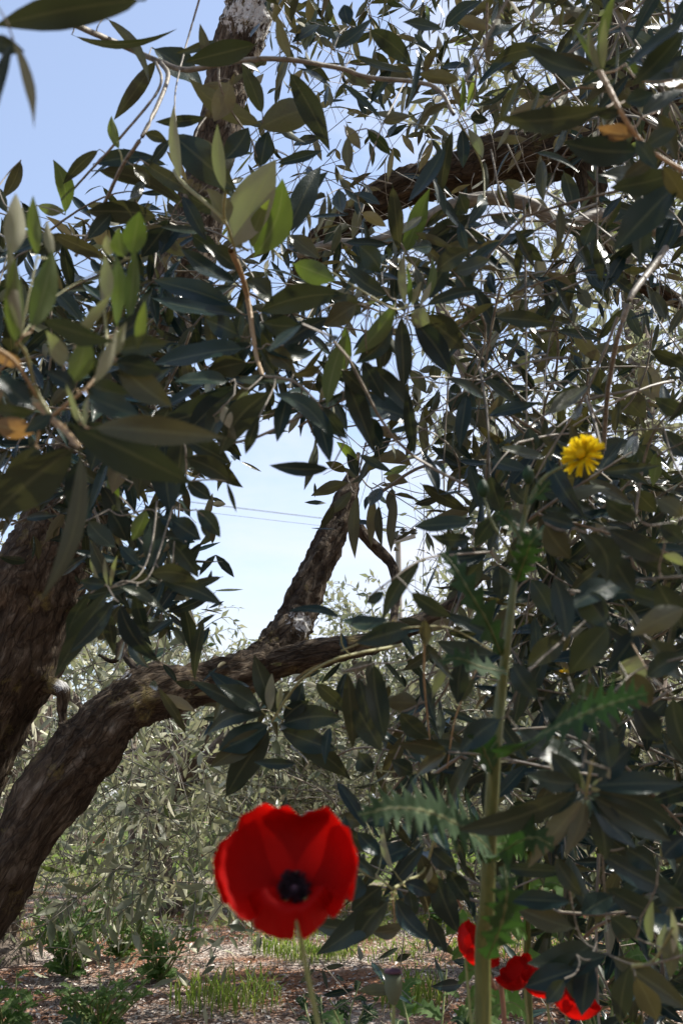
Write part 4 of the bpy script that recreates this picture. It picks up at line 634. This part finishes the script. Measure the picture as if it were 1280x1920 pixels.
M['petal'] = petal_mat('poppy petal', (.42, .003, .002), (.50, .004, .002))
def flat_mat(name, c, rough=.7):
    m, N, L = mat(name); n = N('ShaderNodeTexNoise'); n.inputs['Scale'].default_value = 300; r = ramp(N, [(.3, tuple(x * .7 for x in c)), (.7, tuple(min(1, x * 1.2) for x in c))]); L(n.outputs[0], r.inputs[0])
    b = N('ShaderNodeBsdfPrincipled'); L(r.outputs[0], b.inputs['Base Color']); b.inputs['Roughness'].default_value = rough; o = N('ShaderNodeOutputMaterial'); L(b.outputs[0], o.inputs[0]); return m
M['stamen'] = flat_mat('black stamens', (.012, .006, .014)); M['capsule'] = flat_mat('green capsule', (.09, .11, .06)); M['capcap'] = flat_mat('purple capsule disc', (.07, .03, .05)); M['yellow'] = petal_mat('yellow ray floret', (.80, .60, .01), (.85, .65, .02))
for nd in M['yellow'].node_tree.nodes:
    if nd.type == 'MIX' and nd.data_type == 'RGBA': nd.inputs['B'].default_value = (.8, .55, .01, 1)
def petal(mb, C, ax, azim, Lp, half, prof_pts, seed, ruff=.10, notch=None, nu=56, nv=26, warp=None):
    """petal: azim = direction round the axis, prof_pts = (radius, height) curve from base to rim, half = half angle"""
    ax = nrm(ax); e1 = nrm(np.cross(ax, [0.03, 1, 0])); e2 = np.cross(ax, e1)
    q = spline(prof_pts, nv); V = []; U = []
    for j in range(nv):
        v = j / (nv - 1)
        for i in range(nu):
            u = -1 + 2 * i / (nu - 1); th = azim + u * half * (.35 + .65 * math.sin(min(1, v * 1.3) * math.pi / 2))
            edge = 1 - .16 * abs(u) ** 3 - .03 * noise.noise(Vector((u * 2.2, seed, 0))) * 3
            if notch is not None: edge -= .30 * math.exp(-((u - notch) / .04) ** 2)
            edge += .010 * noise.noise(Vector((u * 16, seed, 4))) + .006 * noise.noise(Vector((u * 50, seed, 4)))
            k = v * (1 + (edge - 1) * v ** 2); kk = min(k, 1.0) * (nv - 1); i0 = min(int(kk), nv - 2); f = kk - i0; rr, hh = q[i0] * (1 - f) + q[i0 + 1] * f
            w = ruff * v ** 2 * (noise.noise(Vector((u * 2.6, v * 1.3, seed * 3.3))) + .45 * noise.noise(Vector((u * 7, v * 3, seed * 3.3))) + .12 * noise.noise(Vector((u * 20, v * 5, seed))))
            rr = (rr + w * .8) * Lp * (1 + (warp(th) - 1) * v if warp else 1); hh = (hh + w * .7) * Lp
            V.append(np.array(C) + (e1 * math.cos(th) + e2 * math.sin(th)) * rr + nrm(ax) * hh); U.append((i / (nu - 1), v))
    i, j = np.meshgrid(np.arange(nv - 1), np.arange(nu - 1), indexing='ij'); a = (i * nu + j).ravel()
    mb.add(V, np.stack([a, a + 1, a + nu + 1, a + nu], 1), U, 0, True)
def ball(mb, C, r, ax=(0, 0, 1), sc=1.0, seg=14, mi=0):
    ax = nrm(np.array(ax, float)); n = 9; t = np.linspace(-.999, .999, n) * math.pi / 2
    add_stems(mb, np.array([[np.array(C) + ax * math.sin(x) * r * sc for x in t]]), np.array([[max(1e-5, math.cos(x) * r) for x in t]]), seg, mi)
def poppy(C, ax, R, label, petals, group=None, stem_pts=None, seed=0, base=None, warp=None):
    C = np.array(C); g = base if base is not None else np.array([C[0], C[1], ground_h(C[0], C[1])])
    t = empty('poppy', g, label, 'poppy', group); ax = nrm(np.array(ax, float))
    for i, (az, half, pr, notch) in enumerate(petals):
        mb = MB(); petal(mb, C, ax, az, R, half, pr, seed + i * 1.7, .11, notch, warp=warp); o = mb.build('petal', M['petal'], t)
    rng = np.random.default_rng(int(seed * 10) + 3); mb = MB(); e1 = nrm(np.cross(ax, [0.03, 1, 0])); e2 = np.cross(ax, e1); n = 130
    th = rng.uniform(0, 6.28, n); rr = rng.uniform(.08, .215, n) * R; hh = rng.uniform(.08, .24, n) * R
    dirs = e1 * np.cos(th)[:, None] + e2 * np.sin(th)[:, None]; p0 = C + ax * .02 * R + dirs * .08 * R; p1 = C + dirs * rr[:, None] + ax * hh[:, None]
    add_stems(mb, np.stack([p0, (p0 + p1) / 2 + ax * .03 * R, p1, p1 + ax * .04 * R, p1 + ax * .07 * R], 1), np.array([[.008, .008, .012, .028, .006]]) * R * np.ones((n, 1)), 5, 0); mb.build('stamens', M['stamen'], t)
    mb = MB(); ball(mb, C + ax * .10 * R, .075 * R, ax, 1.2); o = mb.build('ovary', M['capcap'], t)
    mb = MB(); s = spline(stem_pts if stem_pts is not None else [g - Z * .01, (g + C) / 2 + np.array([.012, .01, 0]), C + ax * .0], 30)
    add_stems(mb, s[None], np.linspace(.0016, .0013, 30)[None] * (1 if R > .02 else .8), 10, 0)
    k = rng.integers(1, 28, 260); th = rng.uniform(0, 6.28, 260); dd = np.stack([np.cos(th), np.sin(th), rng.uniform(-.3, .3, 260)], 1)
    hs = s[k] + (s[np.minimum(k + 1, 29)] - s[k]) * rng.uniform(0, 1, (260, 1)); add_stems(mb, np.stack([hs, hs + dd * .0042], 1), np.full((260, 2), .00009), 3, 0); mb.build('stem', M['poppystem'], t)
    return t
# big poppy
def WARP(th):
    v = e1 * math.cos(th) + e2 * math.sin(th); a = math.degrees(math.atan2(float(v @ UP), float(v @ RT))) % 360
    return float(np.interp(a, [0, 30, 60, 82, 105, 135, 165, 200, 235, 260, 290, 320, 345, 360], [.88, .99, 1.03, .80, .95, 1.06, 1.14, 1.04, .97, .93, .93, .88, .87, .88]))
PD = .50; C = P(553, 1673, PD)
sb = P(600, 1960, PD + .01)
gb = np.array([sb[0] + .02, sb[1] + .02, 0]); gb[2] = ground_h(gb[0], gb[1])
axp = nrm(-FW * .80 + Z * .60 + RT * .0)
back = [(.0, .0), (.28, .03), (.55, .10), (.78, .22), (.90, .38), (.94, .55), (.93, .70)]
side = [(.0, .0), (.28, .04), (.52, .15), (.72, .34), (.83, .55), (.87, .74)]
front = [(.0, .0), (.18, .05), (.27, .26), (.35, .42), (.47, .42), (.60, .22), (.69, -.02)]
# directions round the axis: e1 = cross(ax, y) ; find the azimuth pointing up / right / left / down in the view
e1 = nrm(np.cross(axp, [0.03, 1, 0])); e2 = np.cross(axp, e1)
def az_of(v): return math.atan2(float(v @ e2), float(v @ e1))
AU, AR, AL_, AD = az_of(UP), az_of(RT), az_of(-RT), az_of(-UP)
poppy(C, axp, .0375, 'big open red poppy close to the camera, dark centre, notched lower petal', [
    (az_of(UP + RT * .62), 1.2, back, None), (az_of(UP - RT * .62), 1.2, back, None), (az_of(RT * 1.0 + UP * .12), .86, side, None), (az_of(-RT * 1.0 + UP * .12), .86, side, None), (AD, 1.35, front, .07)], None,
    [gb - Z * .01 + (sb - gb) * k / 12 + np.array([-.004 * math.sin(k * .26), 0, 0]) for k in range(12)] + [P(597, 1935, PD + .010), P(587, 1880, PD + .009), P(574, 1815, PD + .008), P(563, 1755, PD + .007), C], 1.0, gb, WARP)
cupp = [(.0, .0), (.35, .05), (.65, .22), (.85, .5), (.92, .85)]; openp = [(.0, .0), (.4, .02), (.75, .12), (.98, .22), (1.12, .2)]
def small_poppy(px, py, d, ax, R, label, seed, cup=True, group=None):
    pr = cupp if cup else openp
    return poppy(P(px, py, d), ax, R, label, [(k * math.pi / 2 + seed, .95 if k % 2 else 1.05, pr, None) for k in range(4)], group, None, seed)
small_poppy(872, 1795, .92, (.65, -.2, .6), .026, 'red poppy just left of the thick thistle stalk, tilted sideways', 2.3)
small_poppy(982, 1845, .95, (-.5, -.2, .7), .022, 'small red poppy behind a dark leaf, leftmost of the three at lower right', 3.1)
small_poppy(1024, 1868, .92, (-.1, -.15, .9), .024, 'red poppy between two others at the lower right, a dark leaf across it', 4.4)
small_poppy(1060, 1900, .90, (.4, -.2, .7), .025, 'red poppy at the bottom edge, right one of the three at the lower right', 5.2)
for i, (px, py, d, lab) in enumerate([(382, 1600, 5.2, 'tiny far red poppy in the grass, left of the big poppy'), (404, 1605, 5.4, 'tiny far red poppy touching the left edge of the big poppy'), (185, 1577, 5.0, 'tiny far red poppy between olive leaves near the left limb'), (835, 1628, 5.0, 'tiny far red poppy seen left of the thistle stalk'), (1218, 1372, 5.2, 'tiny far red poppy high among the shaded leaves at the right')][:4]):
    small_poppy(px, py, d, (.2, -.7, .6), .026, lab, 6 + i, False)
# poppy seed head
cp = P(737, 1850, .95); g = np.array([cp[0] - .03, cp[1] + .02, 0]); g[2] = ground_h(g[0], g[1])
t = empty('poppy_seed_head', g, 'green poppy capsule with a purple cap, upright on its stalk below the dark bunches', 'seed head')
mb = MB(); add_stems(mb, np.array([[cp + Z * z for z in (-.016, -.012, -.006, 0, .006, .0105, .011)]]), np.array([[.002, .005, .0075, .0085, .0085, .0075, .002]]), 20, 0); mb.build('capsule', M['capsule'], t)
mb = MB(); add_stems(mb, np.array([[cp + Z * z for z in (.0112, .0125, .0150, .0165)]]), np.array([[.005, .0092, .008, .001]]), 20, 0); mb.build('cap', M['capcap'], t)
mb = MB(); s = spline([g, (g + cp) / 2 + np.array([.01, 0, 0]), cp - Z * .014], 20); add_stems(mb, s[None], np.full((1, 20), .0016), 8, 0); mb.build('stalk', M['poppystem'], t)

# ------------------------------------------------------------------ thistle plants, jagged leaves
def jag_leaf(mb, pts, width, Nv, teeth=9, seed=0, deep=.6, mi=0, fold=.15, nt=None):
    """pinnate spiny leaf along pts (world), width = full width"""
    nt = nt or teeth * 8; s = spline(pts, nt); T = nrm(np.gradient(s, axis=0)); rng = np.random.default_rng(seed)
    S = nrm(np.cross(T, Nv)); Nn = np.cross(S, T); V = []; U = []
    t = np.linspace(0, 1, nt); env = np.sin(np.pi * np.clip(t, 0, 1) ** .75) ** .7 * (1 - .15 * t) + .04
    for sg in (-1, 1):
        ph = rng.uniform(0, .5); x = (t * teeth + ph) % 1; lob = np.clip(1 - np.abs(x - .62) / np.where(x < .62, .62, .38), 0, 1) ** 1.3
        lobn = rng.uniform(.75, 1.15, teeth + 3)[(t * teeth + ph).astype(int)]; fine = .10 * np.abs(((t * teeth * 4) % 1) - .5) * 2 * rng.uniform(.6, 1.4, nt)
        hw = width / 2 * env * ((1 - deep) + deep * lob * lobn + fine)
        adv = (lob * .35 * width / 2 * env)[:, None] * T
        for k, c in enumerate((.0, .34, .68, 1.0)):
            z = fold * hw * c + .10 * hw * c * np.sin(t * teeth * 6.28 + k + seed)
            V.append(s + S * (sg * hw * c)[:, None] + Nn * z[:, None] + adv * c ** 2); U.append(np.stack([.5 + sg * c * .5 * np.ones(nt), t], 1))
    Vv = np.concatenate(V); Uu = np.concatenate(U); F = []
    for h in (0, 4):
        for k in range(3):
            a = (h + k) * nt; b2 = a + nt; i = np.arange(nt - 1)
            F.append(np.stack([a + i, a + i + 1, b2 + i + 1, b2 + i], 1) if h == 4 else np.stack([a + i, b2 + i, b2 + i + 1, a + i + 1], 1))
    mb.add(Vv, np.concatenate(F), Uu, mi, True)
    mb2 = MB(); return s
def ray_flower(parent, C, ax, R, n=60, seed=0):
    rng = np.random.default_rng(seed); ax = nrm(np.array(ax, float)); e1 = nrm(np.cross(ax, [.1, 1, .3])); e2 = np.cross(ax, e1); mb = MB(); B = []; D = []; Nn = []
    for k in range(n):
        th = rng.uniform(0, 6.283); lay = k / n; el = .12 + (1 - lay) * .85 * rng.uniform(.6, 1); d = (e1 * math.cos(th) + e2 * math.sin(th)) * math.cos(el) + ax * math.sin(el)
        B.append(np.array(C) + (d - ax * (d @ ax)) * R * .12); D.append(d * R * (rng.uniform(.82, 1.02) if lay > .35 else rng.uniform(.6, .9))); Nn.append(ax + d * .1)
    n = len(B); B = np.array(B); D = np.array(D); Nn = np.array(Nn); S = nrm(np.cross(D, Nn)); ts = np.linspace(0, 1, 6); w = np.array([.4, .8, 1, 1, 1, .75]) * R * .048
    V = []; U = []; 
    for c in (-1, 0, 1):
        for j, tt in enumerate(ts):
            notch = -.05 if (c == 0 and j == 5) else 0
            V.append(B + D * (tt + notch) + S * w[j] * c + nrm(np.cross(S, D)) * (abs(c) * w[j] * .3 - tt ** 2 * R * .12)); U.append(np.stack([np.full(n, c * .5 + .5), np.full(n, .3 + .7 * tt)], 1))
    V = np.stack(V, 1); U = np.stack(U, 1); F = []
    for c in range(2):
        for j in range(5): a = c * 6 + j; F.append([a, a + 1, a + 7, a + 6])
    F = (np.array(F)[None] + (np.arange(n) * 18)[:, None, None]).reshape(-1, 4); mb.add(V.reshape(-1, 3), F, U.reshape(-1, 2), 0, True)
    ball(mb, np.array(C) + ax * R * .30, R * .24, ax, .8)
    o = mb.build('flower_head', M['yellow'], parent)
    mb = MB(); C = np.array(C); add_stems(mb, np.array([[C - ax * R * k for k in (.75, .6, .4, .15, -.02)]]), np.array([[.06, .26, .30, .24, .2]]) * R, 14, 0); mb.build('bracts', M['thistle'], o)
# the tall stalk
gT = P(905, 1925, .70); gT = np.array([gT[0] - .004, gT[1] + .01, 0]); gT[2] = ground_h(gT[0], gT[1])
TH = empty('sow_thistle', gT, 'tall green sow thistle with thick ribbed stalk and a yellow flower, right of centre', 'thistle')
def ridged(mb, pts, seg=24, ridge=.10, mi=0):
    q = spline(pts, len(pts) * 8); C = q[:, :3]; T = nrm(np.gradient(C, axis=0)); a0 = nrm(np.cross(T[0], [0, 1, .1])); V = []
    for k in range(len(q)):
        a0 = nrm(a0 - T[k] * (a0 @ T[k])); b0 = np.cross(T[k], a0)
        for j in range(seg):
            th = 2 * math.pi * j / seg; r = q[k, 3] * (1 + ridge * abs(math.sin(th * 3.5)) - ridge * .5); V.append(C[k] + (a0 * math.cos(th) + b0 * math.sin(th)) * r)
    n = len(q); k, j = np.meshgrid(np.arange(n - 1), np.arange(seg), indexing='ij'); k = k.ravel(); j = j.ravel(); j2 = (j + 1) % seg
    mb.add(V, np.stack([k * seg + j, k * seg + j2, (k + 1) * seg + j2, (k + 1) * seg + j], 1), None, mi, True)
def rows(l): p = np.array(l, float); return np.hstack([P(p[:, 0], p[:, 1], p[:, 3]), (p[:, 2] / 2 / FPX * p[:, 3])[:, None]])
mb = MB(); r_ = rows([(905, 1925, 30, .70), (912, 1700, 28, .69), (918, 1560, 26, .69), (926, 1430, 24, .69), (937, 1310, 20, .70), (950, 1200, 16, .70), (962, 1100, 13, .71), (972, 1030, 11, .72), (985, 960, 9, .73), (1015, 900, 7, .74), (1060, 872, 5, .745), (1084, 862, 5, .745)])
r_ = np.vstack([[gT[0], gT[1], gT[2] - .01, .0065], r_]); ridged(mb, r_)
STK = mb.build('stalk', M['stalk'], TH)
ray_flower(TH, P(1094, 856, .745), -RT * .62 - FW * .62 + UP * .34, .0165, 150, 3)
bm_ = MB(); ridged(bm_, rows([(980, 985, 6, .73), (985, 930, 6, .725), (990, 900, 6, .72)]), 12); ridged(bm_, rows([(968, 1050, 6, .72), (925, 985, 5, .72), (905, 925, 5, .73)]), 12); bm_.build('side_stalk', M['stalk'], TH)
for (px, py, d) in ((990, 893, .72), (905, 918, .73)):
    mb = MB(); c = P(px, py, d); add_stems(mb, np.array([[c + Z * z for z in (-.006, -.003, .001, .005, .008)]]), np.array([[.0015, .0042, .0045, .003, .0012]]), 12, 0); mb.build('flower_bud', M['thistle'], TH)
def tl(parent, pts, w, nv, teeth, seed, deep=.75, m='thistle', rib=.0006):
    p = np.array(pts, float); q = P(p[:, 0], p[:, 1], p[:, 2]); mb = MB(); s = jag_leaf(mb, q, w, np.array(nv, float), teeth, seed, deep); o = mb.build('leaf', M[m], parent)
    mb = MB(); add_stems(mb, (s - nrm(s - CAM) * .0006)[None], np.linspace(rib, rib * .3, len(s))[None], 6, 0); mb.build('midrib', M['stalk'], o)
nz = [.1, -.95, .32]
tl(TH, [(945, 1420, .68), (1010, 1380, .62), (1080, 1345, .58), (1150, 1318, .56), (1215, 1300, .55)], .058, nz, 14, 1, .84)
tl(TH, [(925, 1600, .69), (880, 1560, .64), (810, 1525, .60), (740, 1515, .58), (672, 1528, .57)], .056, nz, 14, 2, .84)
tl(TH, [(940, 1230, .70), (915, 1170, .68), (880, 1110, .67), (850, 1060, .68), (828, 1035, .69)], .026, [0, -1, .2], 8, 3)
tl(TH, [(950, 1260, .69), (900, 1250, .66), (860, 1235, .65), (820, 1240, .66)], .022, nz, 6, 4)
tl(TH, [(968, 1090, .71), (985, 1045, .69), (1000, 1010, .68), (1040, 985, .69)], .026, [0, -1, .2], 7, 5)
tl(TH, [(975, 1010, .72), (950, 975, .70), (925, 960, .70)], .020, [0, -1, .2], 6, 6)
tl(TH, [(915, 1620, .68), (950, 1590, .64), (1000, 1570, .62), (1040, 1590, .62)], .034, nz, 7, 7)
tl(TH, [(912, 1800, .68), (940, 1730, .65), (950, 1670, .64), (945, 1620, .65)], .03, [0, -1, .2], 7, 8)
tl(TH, [(925, 1450, .69), (905, 1400, .66), (900, 1360, .66)], .026, [0, -1, .2], 6, 9)
tl(TH, [(985, 945, .73), (1010, 925, .71), (1030, 900, .71)], .016, [0, -1, .2], 5, 10)

# second thistle, behind: thin stalk near x 990
g2 = P(986, 1935, 1.25); g2[2] = ground_h(g2[0], g2[1])
T2 = empty('sow_thistle', g2, 'slimmer sow thistle stalk just right of the thick one, behind the small poppies', 'thistle')
mb = MB(); r_ = rows([(990, 1880, 14, 1.25), (988, 1760, 13, 1.25), (986, 1660, 12, 1.25), (1000, 1560, 10, 1.25), (1040, 1400, 8, 1.25), (1052, 1275, 5, 1.25)]); ridged(mb, np.vstack([[g2[0], g2[1], g2[2], .006], r_])); mb.build('stalk', M['stalk'], T2)
ray_flower(T2, P(1052, 1262, 1.25), [-.3, -.5, .8], .009, 30, 8)
for k in range(6): tl(T2, [(988, 1900 - k * 75, 1.25), (960 + 60 * (k % 2), 1880 - k * 75, 1.2), (930 + 120 * (k % 2), 1885 - k * 75, 1.16), (900 + 180 * (k % 2), 1905 - k * 75, 1.15)], .05, nz, 6, 20 + k, .6, 'weed')
# red stalk
g3 = P(950, 1940, 1.0); g3[2] = ground_h(g3[0], g3[1]); t3 = empty('dock_plant', g3, 'leaning reddish stalk with sparse leaves rising behind the thick thistle stalk', 'weed')
mb = MB(); ridged(mb, np.vstack([[g3[0], g3[1], g3[2], .004], rows([(945, 1920, 10, 1.0), (925, 1850, 9, 1.0), (905, 1800, 7, 1.0), (880, 1740, 6, 1.0), (855, 1680, 4, 1.0)])]), 10); mb.build('stalk', M['redstalk'], t3)
for k in range(4): tl(t3, [(930 - k * 18, 1870 - k * 45, 1.0), (900 - k * 12, 1860 - k * 45, .98), (870 - k * 12, 1890 - k * 45, .97)], .02, nz, 4, 40 + k, .4, 'weed')

# weeds on the ground: leafy rosettes with stems, each its own thing
def weed(px, py, h, n, lw, label, seed, d=None, spread=.6, m='weed', teeth=6, deep=.55):
    rng = np.random.default_rng(seed); g = gpt(px, py) if d is None else P(px, py, d)
    if d is not None: g[2] = ground_h(g[0], g[1])
    t = empty('weed', g, label, 'weed', 'weeds growing under the olive trees'); st = MB(); fo = MB()
    for s in range(max(3, n // 4)):
        a = rng.uniform(0, 6.28); tip = g + np.array([math.cos(a) * spread * h * .5, math.sin(a) * spread * h * .5, h * rng.uniform(.6, 1)]); q = spline([g - Z * .01, (g + tip) / 2 + np.array([rng.normal() * .02, rng.normal() * .02, .02]), tip], 14)
        add_stems(st, q[None], np.linspace(.0035, .0015, 14)[None], 6, 0)
        for k in range(7):
            p = q[1 + int(k * 12 / 7)]; b = rng.uniform(0, 6.28); ln = lw * rng.uniform(.7, 1.3) * (1.15 - k * .08); dd = np.array([math.cos(b), math.sin(b), rng.uniform(.1, .6)])
            jag_leaf(fo, [p, p + dd * ln * .5 + Z * ln * .1, p + dd * ln - Z * ln * .15], ln * .62, Z * .8 - dd * .4 + np.array([0, -.6, 0]), teeth, seed * 50 + k, deep, 0, .15, teeth * 6)
    st.build('stem', M['poppystem'], t); fo.build('foliage', M[m], t); return t
W_ = [(70, 1912, .24, 34, .075, 'large jagged dark weed in the bottom left corner', 1.75, .9, 'thistle'), (190, 1918, .16, 90, .04, 'low bright green weed right of the dark corner weed', 2.6, 1.6, 'weed'), (225, 1800, .34, 90, .055, 'leafy green weed under the hanging olive twigs', None, .9, 'weed'), (130, 1835, .30, 90, .055, 'bushy green weed beside the pale trunk', None, .9, 'weed'), (300, 1840, .26, 70, .05, 'small green weed right of the leafy one', None, .9, 'weed'),
      (640, 1925, .20, 24, .05, 'low jagged weed just right of the poppy stem', 2.2, 1.2, 'thistle'), (780, 1930, .30, 30, .08, 'jagged weed at the foot of the capsule stalk', 1.6, 1.0, 'weed'), (850, 1925, .26, 30, .08, 'jagged weed against the thick thistle stalk', 1.5, 1.0, 'thistle'), (700, 1925, .16, 20, .06, 'small shaded weed between stem and capsule', 1.9, 1.0, 'thistle'), (1010, 1930, .3, 28, .1, 'broad leaved weed under the three poppies', 1.45, 1.0, 'weed'), (1130, 1900, .4, 30, .09, 'tall weed in the shade at the lower right', 2.2, .8, 'weed'), (1240, 1880, .6, 36, .09, 'tall bright weed at the right edge', 2.6, .7, 'weed'),
      (830, 1740, .4, 34, .08, 'bushy weed in the sun left of the thistle stalk', None, .9, 'weed'), (900, 1690, .5, 34, .09, 'bushy weed in the sun behind the thistle stalk', None, .9, 'weed'), (1130, 1700, .5, 30, .09, 'bushy weed behind the shaded leaves at the right', None, .9, 'weed'), (700, 1730, .18, 20, .05, 'small weed on the bare earth right of the big poppy', None, 1.1, 'weed'), (20, 1900, .2, 24, .06, 'small weed at the left edge by the trunk', 2.5, 1.2, 'weed'), (480, 1690, .22, 26, .06, 'pale weed left of the big poppy in the grass', None, 1.1, 'weed'), (355, 1655, .25, 26, .06, 'far weed behind the hanging twigs', None, 1.1, 'weed')]
for i, (px, py, h, n, lw, lab, d, sp_, m) in enumerate(W_): weed(px, py, h, n, lw, lab, 300 + i, d, sp_, m)

# grass: tufts one can tell apart, then the thin cover
def blades(mb, C, n, r, h, rng, lean=.5):
    th = rng.uniform(0, 6.28, n); rr = r * np.sqrt(rng.uniform(0, 1, n)); B = np.stack([C[0] + rr * np.cos(th), C[1] + rr * np.sin(th), np.zeros(n)], 1)
    B[:, 2] = [ground_h(x, y) - .004 for x, y in B[:, :2]]; ang = rng.uniform(0, 6.28, n); D = np.stack([np.cos(ang) * lean * rng.uniform(.2, 1.4, n), np.sin(ang) * lean * rng.uniform(.2, 1.4, n), np.ones(n)], 1) * (h * rng.uniform(.5, 1.2, n))[:, None]
    Nv = np.stack([np.cos(ang), np.sin(ang), np.full(n, .4)], 1) * -1; add_leaves(mb, B, D, Nv, rng.uniform(.003, .006, n), np.stack([-np.cos(ang) * .02, -np.sin(ang) * .02, np.full(n, .01)], 1), None, 'mid', 0, .3)
rng = np.random.default_rng(77)
for (px, py, n, r, h, lab) in [(425, 1888, 200, .17, .10, 'bright grass tuft on the bare earth left of the poppy stem'), (590, 1800, 200, .14, .06, 'low grass patch behind the poppy stem'), (530, 1790, 150, .12, .08, 'thin grass clump below the big poppy'), (650, 1760, 200, .2, .07, 'flat grass patch in the sun right of the big poppy'), (770, 1890, 150, .10, .10, 'shaded grass clump by the capsule')]:
    g = gpt(px, py); mb = MB(); blades(mb, g, n, r, h, rng); tag(mb.build('grass_tuft', M['grass'], None, g), lab, 'grass tuft', 'grass tufts')
mb = MB()
for k in range(420):
    y = rng.uniform(3.8, 13); x = rng.uniform(-.42, .42) * y
    v = noise.noise(Vector((x * .8, y * .8, 9))) + (.25 if y > 6 else 0) + (.15 if abs(x) > 1.2 else -.05)
    if v > -.05: blades(mb, (x, y), 60 if y < 7 else 90, .28, .045 + .03 * (y > 6), rng, 1.0)
tag(mb.build('grass', M['grass']), 'thin grass growing in patches on the red earth', 'grass', None, 'stuff')
# mulch: wood chips and dead leaves on the earth
cm, N_, L_ = mat('wood chip mulch'); g_ = N_('ShaderNodeNewGeometry'); r_ = ramp(N_, [(0, (.06, .045, .035)), (.45, (.19, .145, .12)), (.8, (.38, .32, .28)), (1, (.62, .57, .52))]); L_(g_.outputs['Random Per Island'], r_.inputs[0]); b_ = N_('ShaderNodeBsdfPrincipled'); L_(r_.outputs[0], b_.inputs['Base Color']); b_.inputs['Roughness'].default_value = .7; o_ = N_('ShaderNodeOutputMaterial'); L_(b_.outputs[0], o_.inputs[0])
n = 75000; y = 2.2 + 7.5 * rng.uniform(0, 1, n) ** 1.3; x = rng.uniform(-.45, .45, n) * y
kp = np.array([noise.noise(Vector((a * .9, b * 1.6, 5))) + .25 * noise.noise(Vector((a * 4, b * 4, 5))) > rng.uniform(-.55, .35) for a, b in zip(x, y)]); x = x[kp]; y = y[kp]; n = len(x)
zz = np.array([ground_h(a, b) for a, b in zip(x, y)]) + rng.uniform(.001, .010, n); th = rng.uniform(0, 6.28, n); ln = rng.uniform(.008, .026, n)
D = np.stack([np.cos(th), np.sin(th), rng.normal(size=n) * .25], 1) * ln[:, None]; Nv = np.stack([rng.normal(size=n) * .35, rng.normal(size=n) * .35, np.ones(n)], 1)
mb = MB(); add_leaves(mb, np.stack([x, y, zz], 1) - D / 2, D, Nv, ln * rng.uniform(.3, .55, n), None, rng.uniform(-.1, .2, n), 'lo', 0, .3)
tag(mb.build('mulch', cm), 'pale wood chips and dead leaves strewn over red earth', 'mulch', None, 'stuff')
